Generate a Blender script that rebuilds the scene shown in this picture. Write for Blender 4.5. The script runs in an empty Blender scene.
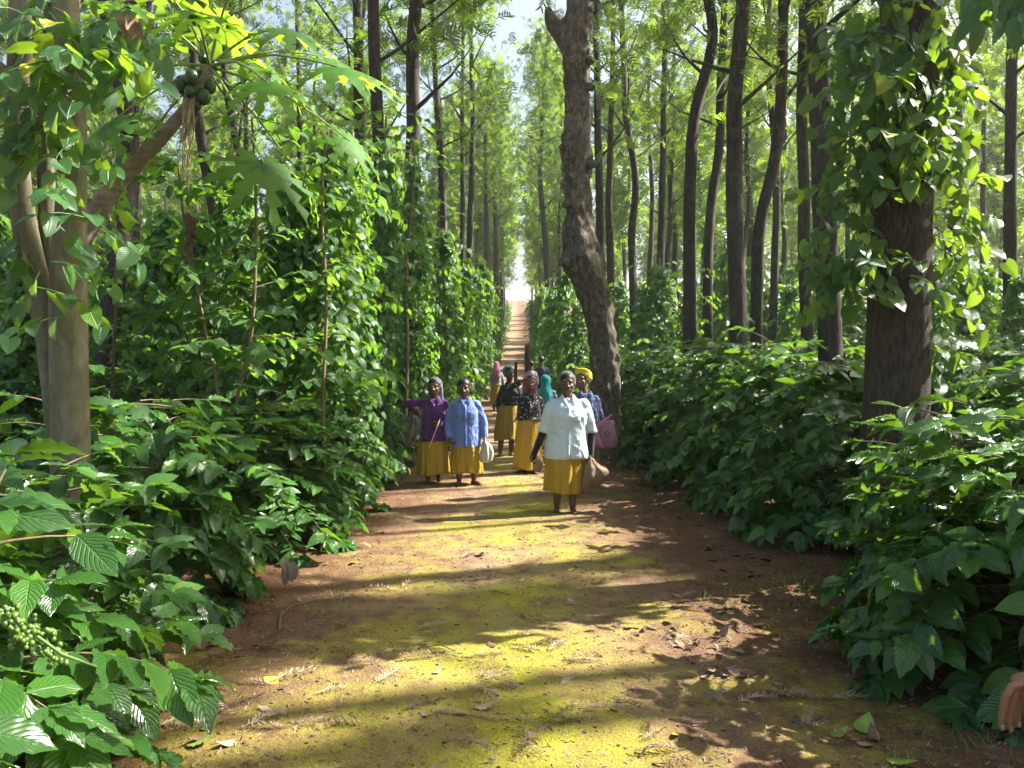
import bpy, bmesh, math, random
import numpy as np
from mathutils import Vector, Matrix, noise as mnoise
from math import pi, sin, cos, radians

random.seed(7)
RNG = np.random.default_rng(7)
scene = bpy.context.scene
COL = scene.collection

# ------------------------------------------------------------------ camera
FPX, HOR, EYE = 745.0, 377.0, 1.55
HAZE = 0.0008
NOLAB = {'bush': [], 'vine': [], 'tree': []}
cam_d = bpy.data.cameras.new('camera')
cam_d.sensor_width = 36.0
cam_d.lens = 36.0 * FPX / 1024.0
cam_d.clip_start, cam_d.clip_end = 0.05, 3000
cam = bpy.data.objects.new('camera', cam_d)
COL.objects.link(cam)
cam.location = (0, 0, EYE)
cam.rotation_euler = (radians(90) - math.atan((384 - HOR) / FPX), 0, 0)
scene.camera = cam

# ------------------------------------------------------------------ light
SUN_AZ, SUN_EL = radians(72), radians(43)
S = Vector((sin(SUN_AZ) * cos(SUN_EL), cos(SUN_AZ) * cos(SUN_EL), sin(SUN_EL)))
world = bpy.data.worlds.new('World')
scene.world = world
world.use_nodes = True
wn = world.node_tree
sky = wn.nodes.new('ShaderNodeTexSky')
sky.sky_type = 'NISHITA'
sky.sun_disc = False
sky.sun_elevation = SUN_EL
sky.sun_rotation = SUN_AZ
sky.air_density = 1.0
sky.dust_density = 6.0
sky.ozone_density = 1.0
bg = wn.nodes['Background']
bg.inputs['Strength'].default_value = 0.075
wn.links.new(sky.outputs['Color'], bg.inputs['Color'])
sun_d = bpy.data.lights.new('sun', 'SUN')
sun_d.energy = 5.0
sun_d.angle = radians(0.55)
sun_d.color = (1.0, 0.95, 0.86)
sun = bpy.data.objects.new('sun', sun_d)
COL.objects.link(sun)
sun.rotation_euler = S.to_track_quat('Z', 'Y').to_euler()
sun.location = (20, 8, 30)
vs = scene.view_settings
scene.display_settings.display_device = 'sRGB'
vs.view_transform = 'Standard'
vs.look = 'None'
vs.use_curve_mapping = False
vs.gamma = 1.0
vs.exposure = 2.1
cy = scene.cycles
cy.use_denoising = True
try:
    cy.denoiser = 'OPENIMAGEDENOISE'
except Exception:
    pass
cy.max_bounces = 8
cy.diffuse_bounces = 3
cy.glossy_bounces = 2
cy.transmission_bounces = 4
cy.transparent_max_bounces = 8
cy.volume_bounces = 1
cy.sample_clamp_indirect = 6.0
cy.use_adaptive_sampling = True
cy.adaptive_threshold = 0.02

# ------------------------------------------------------------------ helpers
def px(x, y, Y):
    """pixel of the photograph at depth Y (metres ahead) -> point in the place"""
    return Vector(((x - 512) / FPX * Y, Y, EYE + (HOR - y) / FPX * Y))

GT_Y = [-40, 0, 8, 11, 13, 16, 22, 30, 40, 50, 60, 90, 150, 200, 230, 300, 500, 900]
GT_Z = [0, 0, 0, 0.05, 0.15, .27, .55, 1.12, 1.78, 2.5, 3.4, 6.6, 14.6, 22, 24, 22, 10, 0]
def ground_z(x, y):
    z = np.interp(y, GT_Y, GT_Z)
    z = (z + np.interp(np.asarray(y) - 1.5, GT_Y, GT_Z) + np.interp(np.asarray(y) + 1.5, GT_Y, GT_Z)) / 3
    return z
def path_x(y):
    return np.interp(y, [-40, 9, 20, 60, 200, 900], [0, 0, .28, .55, 1.8, 1.8])
def gz(x, y):
    return float(ground_z(x, y))

def mesh_obj(name, V, F, mat, parent=None, uv=None, rnd=None, smooth=True, loc=None):
    """V (n,3); F list of (k,3|4) int arrays"""
    V = np.asarray(V, dtype=np.float32)
    if isinstance(F, np.ndarray):
        F = [F]
    F = [np.asarray(f, dtype=np.int32) for f in F if len(f)]
    me = bpy.data.meshes.new(name)
    me.vertices.add(len(V))
    me.vertices.foreach_set('co', V.ravel())
    li = np.concatenate([f.ravel() for f in F])
    tot = np.concatenate([np.full(len(f), f.shape[1], dtype=np.int32) for f in F])
    st = np.concatenate([[0], np.cumsum(tot)[:-1]]).astype(np.int32)
    me.loops.add(len(li))
    me.loops.foreach_set('vertex_index', li)
    me.polygons.add(len(tot))
    me.polygons.foreach_set('loop_start', st)
    if smooth:
        me.polygons.foreach_set('use_smooth', np.ones(len(tot), dtype=bool))
    me.update(calc_edges=True)
    if uv is not None:
        ul = me.uv_layers.new(name='UVMap')
        ul.data.foreach_set('uv', np.asarray(uv, dtype=np.float32)[li].ravel())
    if rnd is not None:
        at = me.attributes.new('rnd', 'FLOAT', 'POINT')
        at.data.foreach_set('value', np.asarray(rnd, dtype=np.float32))
    if mat is not None:
        me.materials.append(mat)
    me.validate()
    o = bpy.data.objects.new(name, me)
    COL.objects.link(o)
    if parent is not None:
        o.parent = parent
    if loc is not None:
        o.location = loc
    return o

def empty(name, loc=(0, 0, 0), rz=0.0):
    o = bpy.data.objects.new(name, None)
    o.empty_display_size = 0.2
    COL.objects.link(o)
    o.location = loc
    o.rotation_euler = (0, 0, rz)
    return o

def tag(o, label=None, cat=None, group=None, kind=None):
    if label: o['label'] = label
    if cat: o['category'] = cat
    if group: o['group'] = group
    if kind: o['kind'] = kind
    return o

CH = {}
def note_children(root):
    CH[root.name] = [(c, [g for g in c.children]) for c in root.children]
def copy_tree(root, loc, rz=0.0, sc=1.0):
    kids = CH[root.name]
    r = root.copy()
    COL.objects.link(r)
    r.location = loc
    r.rotation_euler = (0, 0, rz)
    r.scale = (sc, sc, sc) if not isinstance(sc, tuple) else sc
    for c, gs in kids:
        d = c.copy(); COL.objects.link(d); d.parent = r
        for g in gs:
            e = g.copy(); COL.objects.link(e); e.parent = d
    return r

class Buf:
    """collects pieces of one mesh"""
    def __init__(s):
        s.V, s.F3, s.F4, s.U, s.R, s.n = [], [], [], [], [], 0
    def add(s, V, F, uv=None, rnd=0.5):
        V = np.asarray(V, dtype=np.float64).reshape(-1, 3)
        for f in (F if isinstance(F, list) else [F]):
            f = np.asarray(f, dtype=np.int64)
            if len(f) == 0: continue
            (s.F3 if f.shape[1] == 3 else s.F4).append(f + s.n)
        s.V.append(V)
        s.U.append(np.zeros((len(V), 2)) if uv is None else np.asarray(uv))
        s.R.append(np.full(len(V), rnd) if np.isscalar(rnd) else np.asarray(rnd))
        s.n += len(V)
    def arrays(s):
        F = []
        if s.F3: F.append(np.concatenate(s.F3))
        if s.F4: F.append(np.concatenate(s.F4))
        return np.concatenate(s.V), F, np.concatenate(s.U), np.concatenate(s.R)
    def build(s, name, mat, parent=None, smooth=True, loc=None):
        V, F, U, R = s.arrays()
        return mesh_obj(name, V, F, mat, parent, U, R, smooth, loc)

def tube(pts, rad, seg=10, cap=True, fx=1.0, bump=None):
    """closed tapered tube along points with round-ish ends"""
    P = np.asarray([tuple(p) for p in pts], dtype=float)
    n = len(P)
    rad = np.asarray(rad, dtype=float) if not np.isscalar(rad) else np.full(n, float(rad))
    T = np.gradient(P, axis=0)
    T /= np.maximum(np.linalg.norm(T, axis=1, keepdims=True), 1e-9)
    up = np.array([0, 0, 1.0]) if abs(T[0, 2]) < 0.9 else np.array([0, 1.0, 0])
    X = np.cross(up, T[0]); X /= np.linalg.norm(X)
    a = np.linspace(0, 2 * pi, seg, endpoint=False)
    V, L = [], 0.0
    UV = []
    for i in range(n):
        X = X - T[i] * X.dot(T[i]); X /= max(np.linalg.norm(X), 1e-9)
        Yv = np.cross(T[i], X)
        if i: L += np.linalg.norm(P[i] - P[i - 1])
        r = rad[i] * (np.ones(seg) if bump is None else bump(a, L))
        V.append(P[i] + np.outer(np.cos(a) * r * fx, X) + np.outer(np.sin(a) * r, Yv))
        UV.append(np.stack([a / (2 * pi), np.full(seg, L)], 1))
    V = np.concatenate(V); UV = np.concatenate(UV)
    i = np.arange(n - 1)[:, None] * seg
    j = np.arange(seg)[None]
    q = np.stack([i + j, i + (j + 1) % seg, i + seg + (j + 1) % seg, i + seg + j], -1).reshape(-1, 4)
    F = [q]
    if cap:
        c0 = P[0] - T[0] * rad[0] * 0.5
        c1 = P[-1] + T[-1] * rad[-1] * 0.5
        V = np.concatenate([V, [c0], [c1]])
        UV = np.concatenate([UV, [[0.5, 0]], [[0.5, L]]])
        m = n * seg
        jj = np.arange(seg)
        F.append(np.stack([(jj + 1) % seg, jj, np.full(seg, m)], 1))
        F.append(np.stack([(n - 1) * seg + jj, (n - 1) * seg + (jj + 1) % seg, np.full(seg, m + 1)], 1))
    return V, F, UV

def ellipsoid(c, r, rot=None, seg=16, rings=10):
    th = np.linspace(0, pi, rings + 1)[1:-1]
    a = np.linspace(0, 2 * pi, seg, endpoint=False)
    V = [np.stack([np.sin(t) * np.cos(a), np.sin(t) * np.sin(a), np.full(seg, np.cos(t))], 1) for t in th]
    V = np.concatenate(V + [np.array([[0, 0, 1.0], [0, 0, -1.0]])]) * np.asarray(r, dtype=float)
    if rot is not None: V = V @ np.asarray(rot).T
    V = V + np.asarray(tuple(c))
    nr = rings - 1
    i = np.arange(nr - 1)[:, None] * seg; j = np.arange(seg)[None]
    q = np.stack([i + j, i + seg + j, i + seg + (j + 1) % seg, i + (j + 1) % seg], -1).reshape(-1, 4)
    jj = np.arange(seg)
    F = [q, np.stack([jj, (jj + 1) % seg, np.full(seg, nr * seg)], 1),
         np.stack([(nr - 1) * seg + (jj + 1) % seg, (nr - 1) * seg + jj, np.full(seg, nr * seg + 1)], 1)]
    return V, F

def basis(D, N):
    D = D / np.maximum(np.linalg.norm(D, axis=-1, keepdims=True), 1e-9)
    N = N - D * np.sum(N * D, -1, keepdims=True)
    N = N / np.maximum(np.linalg.norm(N, axis=-1, keepdims=True), 1e-9)
    return np.stack([D, np.cross(N, D), N], -1)

def scatter(buf, T, M, P, rnd):
    """copies of template T (v, f list, uv) with frames M (m,3,3, already scaled) at P"""
    v, f, uv = T
    m, n = len(P), len(v)
    if m == 0: return
    V = np.einsum('mij,nj->mni', M, v) + P[:, None]
    off = (np.arange(m) * n)[:, None, None]
    F = [(ff[None] + off).reshape(-1, ff.shape[1]) for ff in f]
    buf.add(V.reshape(-1, 3), F, np.tile(uv, (m, 1)), np.repeat(rnd, n))

def vnoise(V, s, seed=0.0):
    """cheap smooth vector noise in [-1,1] from sines"""
    V = np.asarray(V) * s
    x, y, z = V[:, 0] + seed * 1.7, V[:, 1] - seed * 2.3, V[:, 2] + seed
    return (np.sin(x * 1.3 + 1.9 * np.sin(y * 1.1 + z * .7)) + np.sin(y * 1.7 + 1.7 * np.sin(z * 1.3 - x * .9)) + np.sin(z * 1.5 + 1.5 * np.sin(x * 1.2 + y * .6))) / 3

# ------------------------------------------------------------------ leaf templates
def leaf_grid(width, nl, nw, droop, fold, wav, heart=False, nwav=4, pet=0.0):
    t = np.linspace(0, 1, nl + 1)
    s = np.linspace(-1, 1, nw + 1)
    TT, SS = np.meshgrid(t, s, indexing='ij')
    if heart:
        w = np.where(TT < 0.22, 0.62 + 0.38 * np.sin(TT / 0.22 * pi / 2), np.cos((TT - 0.22) / 0.78 * pi / 2) ** 0.85)
        w = np.maximum(w, 0.004) * width
        X = TT - 0.16 * np.abs(SS) * np.clip(1 - TT / 0.35, 0, 1)
    else:
        w = (np.sin(pi * np.clip(TT, 0, 1) ** 0.82) ** 0.8) * (1 - 0.25 * TT)
        w = np.where(TT > .86, np.minimum(w, .30 * (1.02 - TT) / .16 + .0), w)
        w = np.maximum(w, 0.012) * width
        X = TT
    Z = -droop * TT ** 2 + fold * np.abs(SS) * w + wav * np.abs(SS) ** 2 * np.sin(TT * 2 * pi * nwav + np.sign(SS) * .6) * np.clip(w / width * 1.2, 0, 1)
    V = np.stack([X + pet, SS * w, Z], -1).reshape(-1, 3)
    i = np.arange(nl)[:, None] * (nw + 1); j = np.arange(nw)[None]
    q = np.stack([i + j, i + nw + 1 + j, i + nw + 2 + j, i + j + 1], -1).reshape(-1, 4)
    uv = np.stack([TT, SS * .5 + .5], -1).reshape(-1, 2)
    return V, [q], uv

LEAF_C = leaf_grid(0.30, 12, 6, 0.22, 0.17, 0.040, nwav=5)     # coffee leaf, close
LEAF_M = leaf_grid(0.30, 6, 2, 0.22, 0.17, 0.03)
LEAF_F = leaf_grid(0.28, 3, 2, 0.22, 0.16, 0.0)
HEART_C = leaf_grid(0.40, 10, 6, 0.22, 0.18, 0.015, heart=True, nwav=2)
HEART_M = leaf_grid(0.40, 5, 2, 0.22, 0.16, 0.0, heart=True)
HEART_F = leaf_grid(0.42, 2, 2, 0.2, 0.15, 0.0, heart=True)

def frond_template(npair=5, w=0.035, ll=0.42, seed=1, curl=0.0):
    """feathery pinnate leaf: narrow leaflets either side of a rib"""
    r = random.Random(seed)
    V, F, U = [], [], []
    def strip(p0, p1, w, z0=0):
        n = len(V)
        d = Vector(p1) - Vector(p0); pr = Vector((-d.y, d.x, 0)).normalized() * w
        m = (Vector(p0) + Vector(p1)) / 2
        for p, ww in ((Vector(p0), .5), (m, 1), (Vector(p1), .15)):
            V.append(tuple(p + pr * ww)); V.append(tuple(p - pr * ww)); U.append((0.5, 0.4)); U.append((0.5, 0.6))
        F.append((n, n + 2, n + 3, n + 1)); F.append((n + 2, n + 4, n + 5, n + 3))
    strip((0, 0, 0), (1, 0, -.18), .012)
    for i in range(npair):
        t = 0.2 + 0.72 * i / max(npair - 1, 1)
        L = ll * (1 - 0.55 * abs(t - .4)) * r.uniform(.8, 1.1)
        for sgn in (-1, 1):
            a = radians(r.uniform(38, 60))
            z = -.18 * t * t
            strip((t, 0, z), (t + L * cos(a), sgn * L * sin(a), z + r.uniform(-.1, .08) + curl * L), w)
    return np.array(V), [np.array(F)], np.array(U)
FROND = frond_template(5, 0.05, 0.5, 3)
FROND_L = frond_template(3, 0.10, 0.6, 5)

# ------------------------------------------------------------------ materials
def nodes(name):
    m = bpy.data.materials.new(name)
    m.use_nodes = True
    t = m.node_tree
    b = t.nodes['Principled BSDF']
    return m, t, b, t.nodes.new, t.links.new

def ramp(t, stops, interp='LINEAR'):
    r = t.nodes.new('ShaderNodeValToRGB')
    r.color_ramp.interpolation = interp
    e = r.color_ramp.elements
    while len(e) < len(stops): e.new(0.5)
    for el, (p, c) in zip(e, stops):
        el.position = p
        el.color = (*c, 1) if len(c) == 3 else c
    return r

def noise_node(t, scale, detail=4, rough=0.55, coord=None, dist=0.0):
    n = t.nodes.new('ShaderNodeTexNoise')
    n.inputs['Scale'].default_value = scale
    n.inputs['Detail'].default_value = detail
    n.inputs['Roughness'].default_value = rough
    n.inputs['Distortion'].default_value = dist
    if coord is not None: t.links.new(coord, n.inputs['Vector'])
    return n

def math_node(t, op, a, b=None, clamp=False):
    n = t.nodes.new('ShaderNodeMath'); n.operation = op; n.use_clamp = clamp
    for i, v in enumerate((a, b)):
        if v is None: continue
        if isinstance(v, (int, float)): n.inputs[i].default_value = v
        else: t.links.new(v, n.inputs[i])
    return n.outputs[0]

def mixc(t, fac, a, b, blend='MIX'):
    n = t.nodes.new('ShaderNodeMix'); n.data_type = 'RGBA'; n.blend_type = blend
    for s, v in ((n.inputs[0], fac), (n.inputs[6], a), (n.inputs[7], b)):
        if isinstance(v, (int, float)): s.default_value = v
        elif isinstance(v, tuple): s.default_value = (*v, 1)
        else: t.links.new(v, s)
    return n.outputs[2]

def leaf_mat(name, cols, trans, rough=0.38, tfac=0.35, veins=True, spec=0.5, yellow=None):
    """leaf: glossy top, light passing through, veins and a random tone per leaf"""
    m, t, b, N, L = nodes(name)
    at = N('ShaderNodeAttribute'); at.attribute_name = 'rnd'
    oi = N('ShaderNodeObjectInfo')
    stops = [(i / (len(cols) - 1), c) for i, c in enumerate(cols)]
    if yellow: stops = [(p * .965, c) for p, c in stops] + [(.985, yellow)]
    r = ramp(t, stops)
    L(at.outputs['Fac'], r.inputs[0])
    hs = N('ShaderNodeHueSaturation')
    L(r.outputs[0], hs.inputs['Color'])
    v = math_node(t, 'MULTIPLY_ADD', oi.outputs['Random'], 0.35)
    v.node.inputs[2].default_value = 0.82
    L(v, hs.inputs['Value'])
    col = hs.outputs[0]
    if veins:
        uv = N('ShaderNodeUVMap')
        sep = N('ShaderNodeSeparateXYZ'); L(uv.outputs[0], sep.inputs[0])
        side = math_node(t, 'ABSOLUTE', math_node(t, 'SUBTRACT', sep.outputs[1], 0.5))
        ph = math_node(t, 'SUBTRACT', math_node(t, 'MULTIPLY', sep.outputs[0], 10.0), math_node(t, 'MULTIPLY', side, 7.0))
        w = math_node(t, 'ABSOLUTE', math_node(t, 'SUBTRACT', math_node(t, 'FRACT', ph), 0.5))
        lat = math_node(t, 'SMOOTH_MIN', math_node(t, 'MULTIPLY', w, 5.0), 1.0)
        lat.node.inputs[2].default_value = 0.2
        mid = math_node(t, 'MULTIPLY', side, 22.0, True)
        h = math_node(t, 'MULTIPLY', lat, mid)
        col = mixc(t, math_node(t, 'MULTIPLY', math_node(t, 'SUBTRACT', 1.0, h, True), 0.3), col, tuple(min(1, c * 1.9 + .03) for c in cols[len(cols) // 2]))
        bp = N('ShaderNodeBump'); bp.inputs['Strength'].default_value = 0.55; bp.inputs['Distance'].default_value = 0.012
        L(h, bp.inputs['Height']); L(bp.outputs[0], b.inputs['Normal'])
    L(col, b.inputs['Base Color'])
    b.inputs['Roughness'].default_value = rough
    b.inputs['Specular IOR Level'].default_value = spec
    tr = N('ShaderNodeBsdfTranslucent')
    tc = mixc(t, at.outputs['Fac'], trans, tuple(min(1, c * 1.25) for c in trans))
    L(tc, tr.inputs['Color'])
    mx = N('ShaderNodeMixShader'); mx.inputs[0].default_value = tfac
    L(b.outputs[0], mx.inputs[1]); L(tr.outputs[0], mx.inputs[2])
    L(mx.outputs[0], t.nodes['Material Output'].inputs['Surface'])
    return m

M = {}
M['coffee'] = leaf_mat('coffee_leaf', [(.020, .066, .014), (.032, .100, .018), (.055, .155, .022), (.11, .26, .03)], (.22, .44, .03), 0.22, 0.22, True, 0.7, (.12, .25, .03))
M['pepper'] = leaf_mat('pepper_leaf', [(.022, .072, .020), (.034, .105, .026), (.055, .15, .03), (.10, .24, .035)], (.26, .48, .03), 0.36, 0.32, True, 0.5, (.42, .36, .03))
M['vine_near'] = leaf_mat('vine_leaf', [(.022, .075, .028), (.034, .105, .036), (.05, .14, .034), (.12, .27, .03)], (.34, .55, .03), 0.36, 0.32, True, 0.5, (.40, .40, .03))
M['papaya'] = leaf_mat('papaya_leaf', [(.035, .10, .022), (.06, .17, .025), (.09, .23, .03)], (.42, .66, .04), 0.62, 0.42, False, 0.25)
M['oak'] = leaf_mat('silver_oak_foliage', [(.030, .068, .026), (.048, .100, .034), (.075, .14, .04), (.12, .20, .045)], (.27, .42, .035), 0.5, 0.40, False, 0.35)
M['sapling'] = leaf_mat('sapling_leaf', [(.028, .09, .022), (.045, .13, .026), (.07, .18, .03)], (.26, .5, .04), 0.42, 0.35, True, 0.45, (.5, .36, .03))

def bark_mat(name, c0, c1, c2, scale=(14, 14, 2.5), bump=0.6, moss=None, dist=0.03):
    m, t, b, N, L = nodes(name)
    tc = N('ShaderNodeTexCoord')
    mp = N('ShaderNodeMapping'); mp.inputs['Scale'].default_value = scale
    L(tc.outputs['Object'], mp.inputs[0])
    n1 = noise_node(t, 1.0, 8, .65, mp.outputs[0], .6)
    n2 = noise_node(t, 1.3, 3, .5, tc.outputs['Object'])
    n3 = noise_node(t, 60, 3, .6, tc.outputs['Object'])
    r = ramp(t, [(.30, c0), (.5, c1), (.72, c2)])
    f = math_node(t, 'ADD', math_node(t, 'MULTIPLY', n1.outputs[0], .8), math_node(t, 'MULTIPLY', n2.outputs[0], .25))
    L(f, r.inputs[0])
    col = r.outputs[0]
    if moss:
        mr = ramp(t, [(.54, (0, 0, 0)), (.66, (1, 1, 1))])
        n4 = noise_node(t, 3.2, 6, .7, tc.outputs['Object'])
        L(n4.outputs[0], mr.inputs[0])
        col = mixc(t, mr.outputs[0], col, moss)
    L(col, b.inputs['Base Color'])
    b.inputs['Roughness'].default_value = .85
    b.inputs['Specular IOR Level'].default_value = .25
    bp = N('ShaderNodeBump'); bp.inputs['Strength'].default_value = bump; bp.inputs['Distance'].default_value = dist
    L(math_node(t, 'ADD', n1.outputs[0], math_node(t, 'MULTIPLY', n3.outputs[0], .25)), bp.inputs['Height'])
    L(bp.outputs[0], b.inputs['Normal'])
    return m
M['bark'] = bark_mat('dark_bark', (.012, .010, .008), (.038, .031, .025), (.085, .074, .06), (20, 20, 5), .8, moss=(.065, .072, .05))
M['bark_big'] = bark_mat('brown_bark', (.020, .014, .010), (.055, .041, .030), (.12, .092, .068), (34, 34, 9), 1.0, dist=.03)
M['bark_pale'] = bark_mat('pale_bark', (.085, .078, .045), (.16, .145, .09), (.25, .235, .16), (16, 16, 6), .6, moss=(.11, .13, .07), dist=.02)
M['bark_old'] = bark_mat('knotty_bark', (.025, .019, .014), (.10, .08, .06), (.30, .26, .21), (16, 16, 7), 1.0, moss=(.10, .11, .07), dist=.05)
M['twig'] = bark_mat('twig', (.09, .065, .04), (.16, .12, .075), (.24, .19, .12), (20, 20, 6), .3)
M['papaya_bark'] = bark_mat('papaya_bark', (.09, .075, .05), (.19, .155, .11), (.36, .30, .22), (7, 7, 22), .6, dist=.02)

def simple(name, col, rough=.6, spec=.4, noise=None, var=.25, bump=0, sheen=0, bscale=None):
    m, t, b, N, L = nodes(name)
    tc = N('ShaderNodeTexCoord')
    n = noise_node(t, noise or 12, 5, .6, tc.outputs['Object'])
    r = ramp(t, [(.3, tuple(c * (1 - var) for c in col)), (.7, tuple(min(1, c * (1 + var)) for c in col))])
    L(n.outputs[0], r.inputs[0])
    L(r.outputs[0], b.inputs['Base Color'])
    b.inputs['Roughness'].default_value = rough
    b.inputs['Specular IOR Level'].default_value = spec
    if sheen: b.inputs['Sheen Weight'].default_value = sheen
    if bump:
        n2 = noise_node(t, bscale or 25, 4, .6, tc.outputs['Object'])
        bp = N('ShaderNodeBump'); bp.inputs['Strength'].default_value = bump; bp.inputs['Distance'].default_value = .02
        L(n2.outputs[0], bp.inputs['Height']); L(bp.outputs[0], b.inputs['Normal'])
    return m
M['green_stem'] = simple('green_stem', (.10, .17, .05), .5)
M['petiole'] = simple('petiole', (.17, .24, .07), .45)
M['berry'] = simple('green_berry', (.075, .14, .022), .3, .5, 60)
M['papaya_fruit'] = simple('papaya_fruit', (.018, .055, .022), .35, .5, 20)
M['dry'] = simple('dry_leaf', (.24, .17, .11), .8, .2, 30, .4)
M['dry_pale'] = simple('pale_dry_leaf', (.31, .24, .165), .8, .2, 30, .3)
M['dry_dark'] = simple('dark_dry_leaf', (.12, .075, .05), .85, .2, 30, .4)
M['fallen_green'] = simple('fallen_green_leaf', (.16, .24, .04), .5, .4, 20, .3)
M['fallen_yellow'] = simple('fallen_yellow_leaf', (.50, .42, .07), .5, .4, 20, .3)

# ------------------------------------------------------------------ ground materials
def earth_mat(name, mossy):
    m, t, b, N, L = nodes(name)
    g = N('ShaderNodeNewGeometry')
    pos = g.outputs['Position']
    n_big = noise_node(t, .9, 5, .6, pos, .3)
    n_mid = noise_node(t, 4.5, 6, .65, pos)
    n_fine = noise_node(t, 55, 5, .7, pos)
    n_spk = noise_node(t, 190, 2, .6, pos)
    soil = ramp(t, [(.25, (.080, .038, .022)), (.5, (.16, .082, .045)), (.75, (.28, .175, .105))])
    L(math_node(t, 'ADD', math_node(t, 'MULTIPLY', n_mid.outputs[0], .6), math_node(t, 'MULTIPLY', n_fine.outputs[0], .4)), soil.inputs[0])
    col = soil.outputs[0]
    if mossy:
        sep = N('ShaderNodeSeparateXYZ'); L(pos, sep.inputs[0])
        ax = math_node(t, 'ABSOLUTE', math_node(t, 'ADD', sep.outputs[0], 0.02))
        # moss grows on the trodden middle of the path, thins at its edges and up the hill
        mid = math_node(t, 'SUBTRACT', 1.0, math_node(t, 'MULTIPLY', ax, .40))
        far = math_node(t, 'MULTIPLY', sep.outputs[1], .018)
        f = math_node(t, 'SUBTRACT', math_node(t, 'ADD', math_node(t, 'MULTIPLY', mid, .42), math_node(t, 'MULTIPLY', n_big.outputs[0], .95)), far)
        f = math_node(t, 'ADD', f, math_node(t, 'MULTIPLY', n_mid.outputs[0], .55))
        f = math_node(t, 'ADD', f, math_node(t, 'MULTIPLY', n_fine.outputs[0], .22))
        mr = ramp(t, [(0.0, (0, 0, 0)), (1.0, (1, 1, 1))])
        ff = math_node(t, 'MULTIPLY', math_node(t, 'SUBTRACT', f, .97), 3.4, True)
        moss = ramp(t, [(.3, (.24, .17, .035)), (.52, (.39, .37, .028)), (.75, (.50, .53, .028))])
        n_m2 = noise_node(t, 2.4, 5, .6, pos, .4)
        L(math_node(t, 'ADD', math_node(t, 'MULTIPLY', n_m2.outputs[0], .75), math_node(t, 'MULTIPLY', n_fine.outputs[0], .25)), moss.inputs[0])
        pale = ramp(t, [(.35, (.26, .165, .095)), (.7, (.45, .34, .22))])
        L(n_mid.outputs[0], pale.inputs[0])
        worn = math_node(t, 'MULTIPLY', math_node(t, 'SUBTRACT', 1.0, math_node(t, 'MULTIPLY', ax, .62), True), .8)
        col = mixc(t, worn, col, pale.outputs[0])
        col = mixc(t, math_node(t, 'MULTIPLY', ff, .84), col, moss.outputs[0])
    spk = ramp(t, [(.33, (0.35, 0.31, 0.28)), (.47, (1, 1, 1))])
    L(n_spk.outputs[0], spk.inputs[0])
    col = mixc(t, .8, col, spk.outputs[0], 'MULTIPLY')
    L(col, b.inputs['Base Color'])
    b.inputs['Roughness'].default_value = .95
    b.inputs['Specular IOR Level'].default_value = .15
    bp = N('ShaderNodeBump'); bp.inputs['Strength'].default_value = .8; bp.inputs['Distance'].default_value = .03
    h = math_node(t, 'ADD', n_fine.outputs[0], math_node(t, 'MULTIPLY', n_spk.outputs[0], .35))
    h = math_node(t, 'ADD', h, math_node(t, 'MULTIPLY', n_mid.outputs[0], 1.2))
    L(h, bp.inputs['Height']); L(bp.outputs[0], b.inputs['Normal'])
    return m
M['soil'] = earth_mat('red_soil', False)
M['path'] = earth_mat('mossy_path', True)

def relief(x, y):
    v = np.stack([x, y, np.zeros_like(x)], -1).reshape(-1, 3)
    h = vnoise(v, 1.1) * .018 + vnoise(v, 3.7, 3) * .009 + vnoise(v, 11, 5) * .004
    return h.reshape(x.shape)
def path_half(y):
    return np.interp(y, [-5, 5, 12, 25, 60, 260], [2.25, 2.25, 2.0, 1.6, 1.4, 1.4])
def surf_z(x, y):
    x = np.asarray(x, dtype=float); y = np.asarray(y, dtype=float)
    e = np.clip((np.abs(x) - 1.7) / .8, 0, 1)
    return ground_z(x, y) + relief(x, y) * np.clip(1.2 - y / 40, .1, 1) + e * .05
def grid_obj(name, xs, ys, zf, mat):
    X, Y = np.meshgrid(xs, ys, indexing='ij')
    Z = zf(X, Y)
    V = np.stack([X, Y, Z], -1).reshape(-1, 3)
    ny = len(ys)
    i = np.arange(len(xs) - 1)[:, None] * ny; j = np.arange(ny - 1)[None]
    q = np.stack([i + j, i + ny + j, i + ny + j + 1, i + j + 1], -1).reshape(-1, 4)
    return mesh_obj(name, V, [q], mat)
def gz_under(X, Y):
    under = np.abs(X - path_x(Y)) < path_half(Y) - .12
    return surf_z(X, Y) - np.where(under & (Y < 256) & (Y > -4.5), .05, 0)
xs = np.concatenate([-np.geomspace(900, 6, 40), np.arange(-5.8, 5.81, .1), np.geomspace(6, 900, 40)])
ys = np.concatenate([np.linspace(-60, -5, 20), np.arange(-4.9, 16, .12), np.geomspace(16.2, 900, 120)])
g = grid_obj('ground', xs, ys, gz_under, M['soil'])
tag(g, kind='structure')
yy = np.concatenate([np.arange(-4.7, 14, .05), np.geomspace(14.1, 258, 260)])
u = np.linspace(-1, 1, 90)
U_, Y_ = np.meshgrid(u, yy, indexing='ij')
wob = 1 + .05 * np.sin(Y_ * 1.7 + np.sign(U_)) + .04 * np.sin(Y_ * 4.1 + 2 * np.sign(U_)) + .12 * np.sin(Y_ * .31 + 2 * np.sign(U_)) * np.clip((Y_ - 25) / 30, 0, 1)
X_ = U_ * path_half(Y_) * wob + path_x(Y_)
Z_ = surf_z(X_, Y_) + .006
nyy = len(yy)
i = np.arange(len(u) - 1)[:, None] * nyy; j = np.arange(nyy - 1)[None]
p = mesh_obj('path', np.stack([X_, Y_, Z_], -1).reshape(-1, 3),
             [np.stack([i + j, i + nyy + j, i + nyy + j + 1, i + j + 1], -1).reshape(-1, 4)], M['path'])
tag(p, kind='structure')

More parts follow.
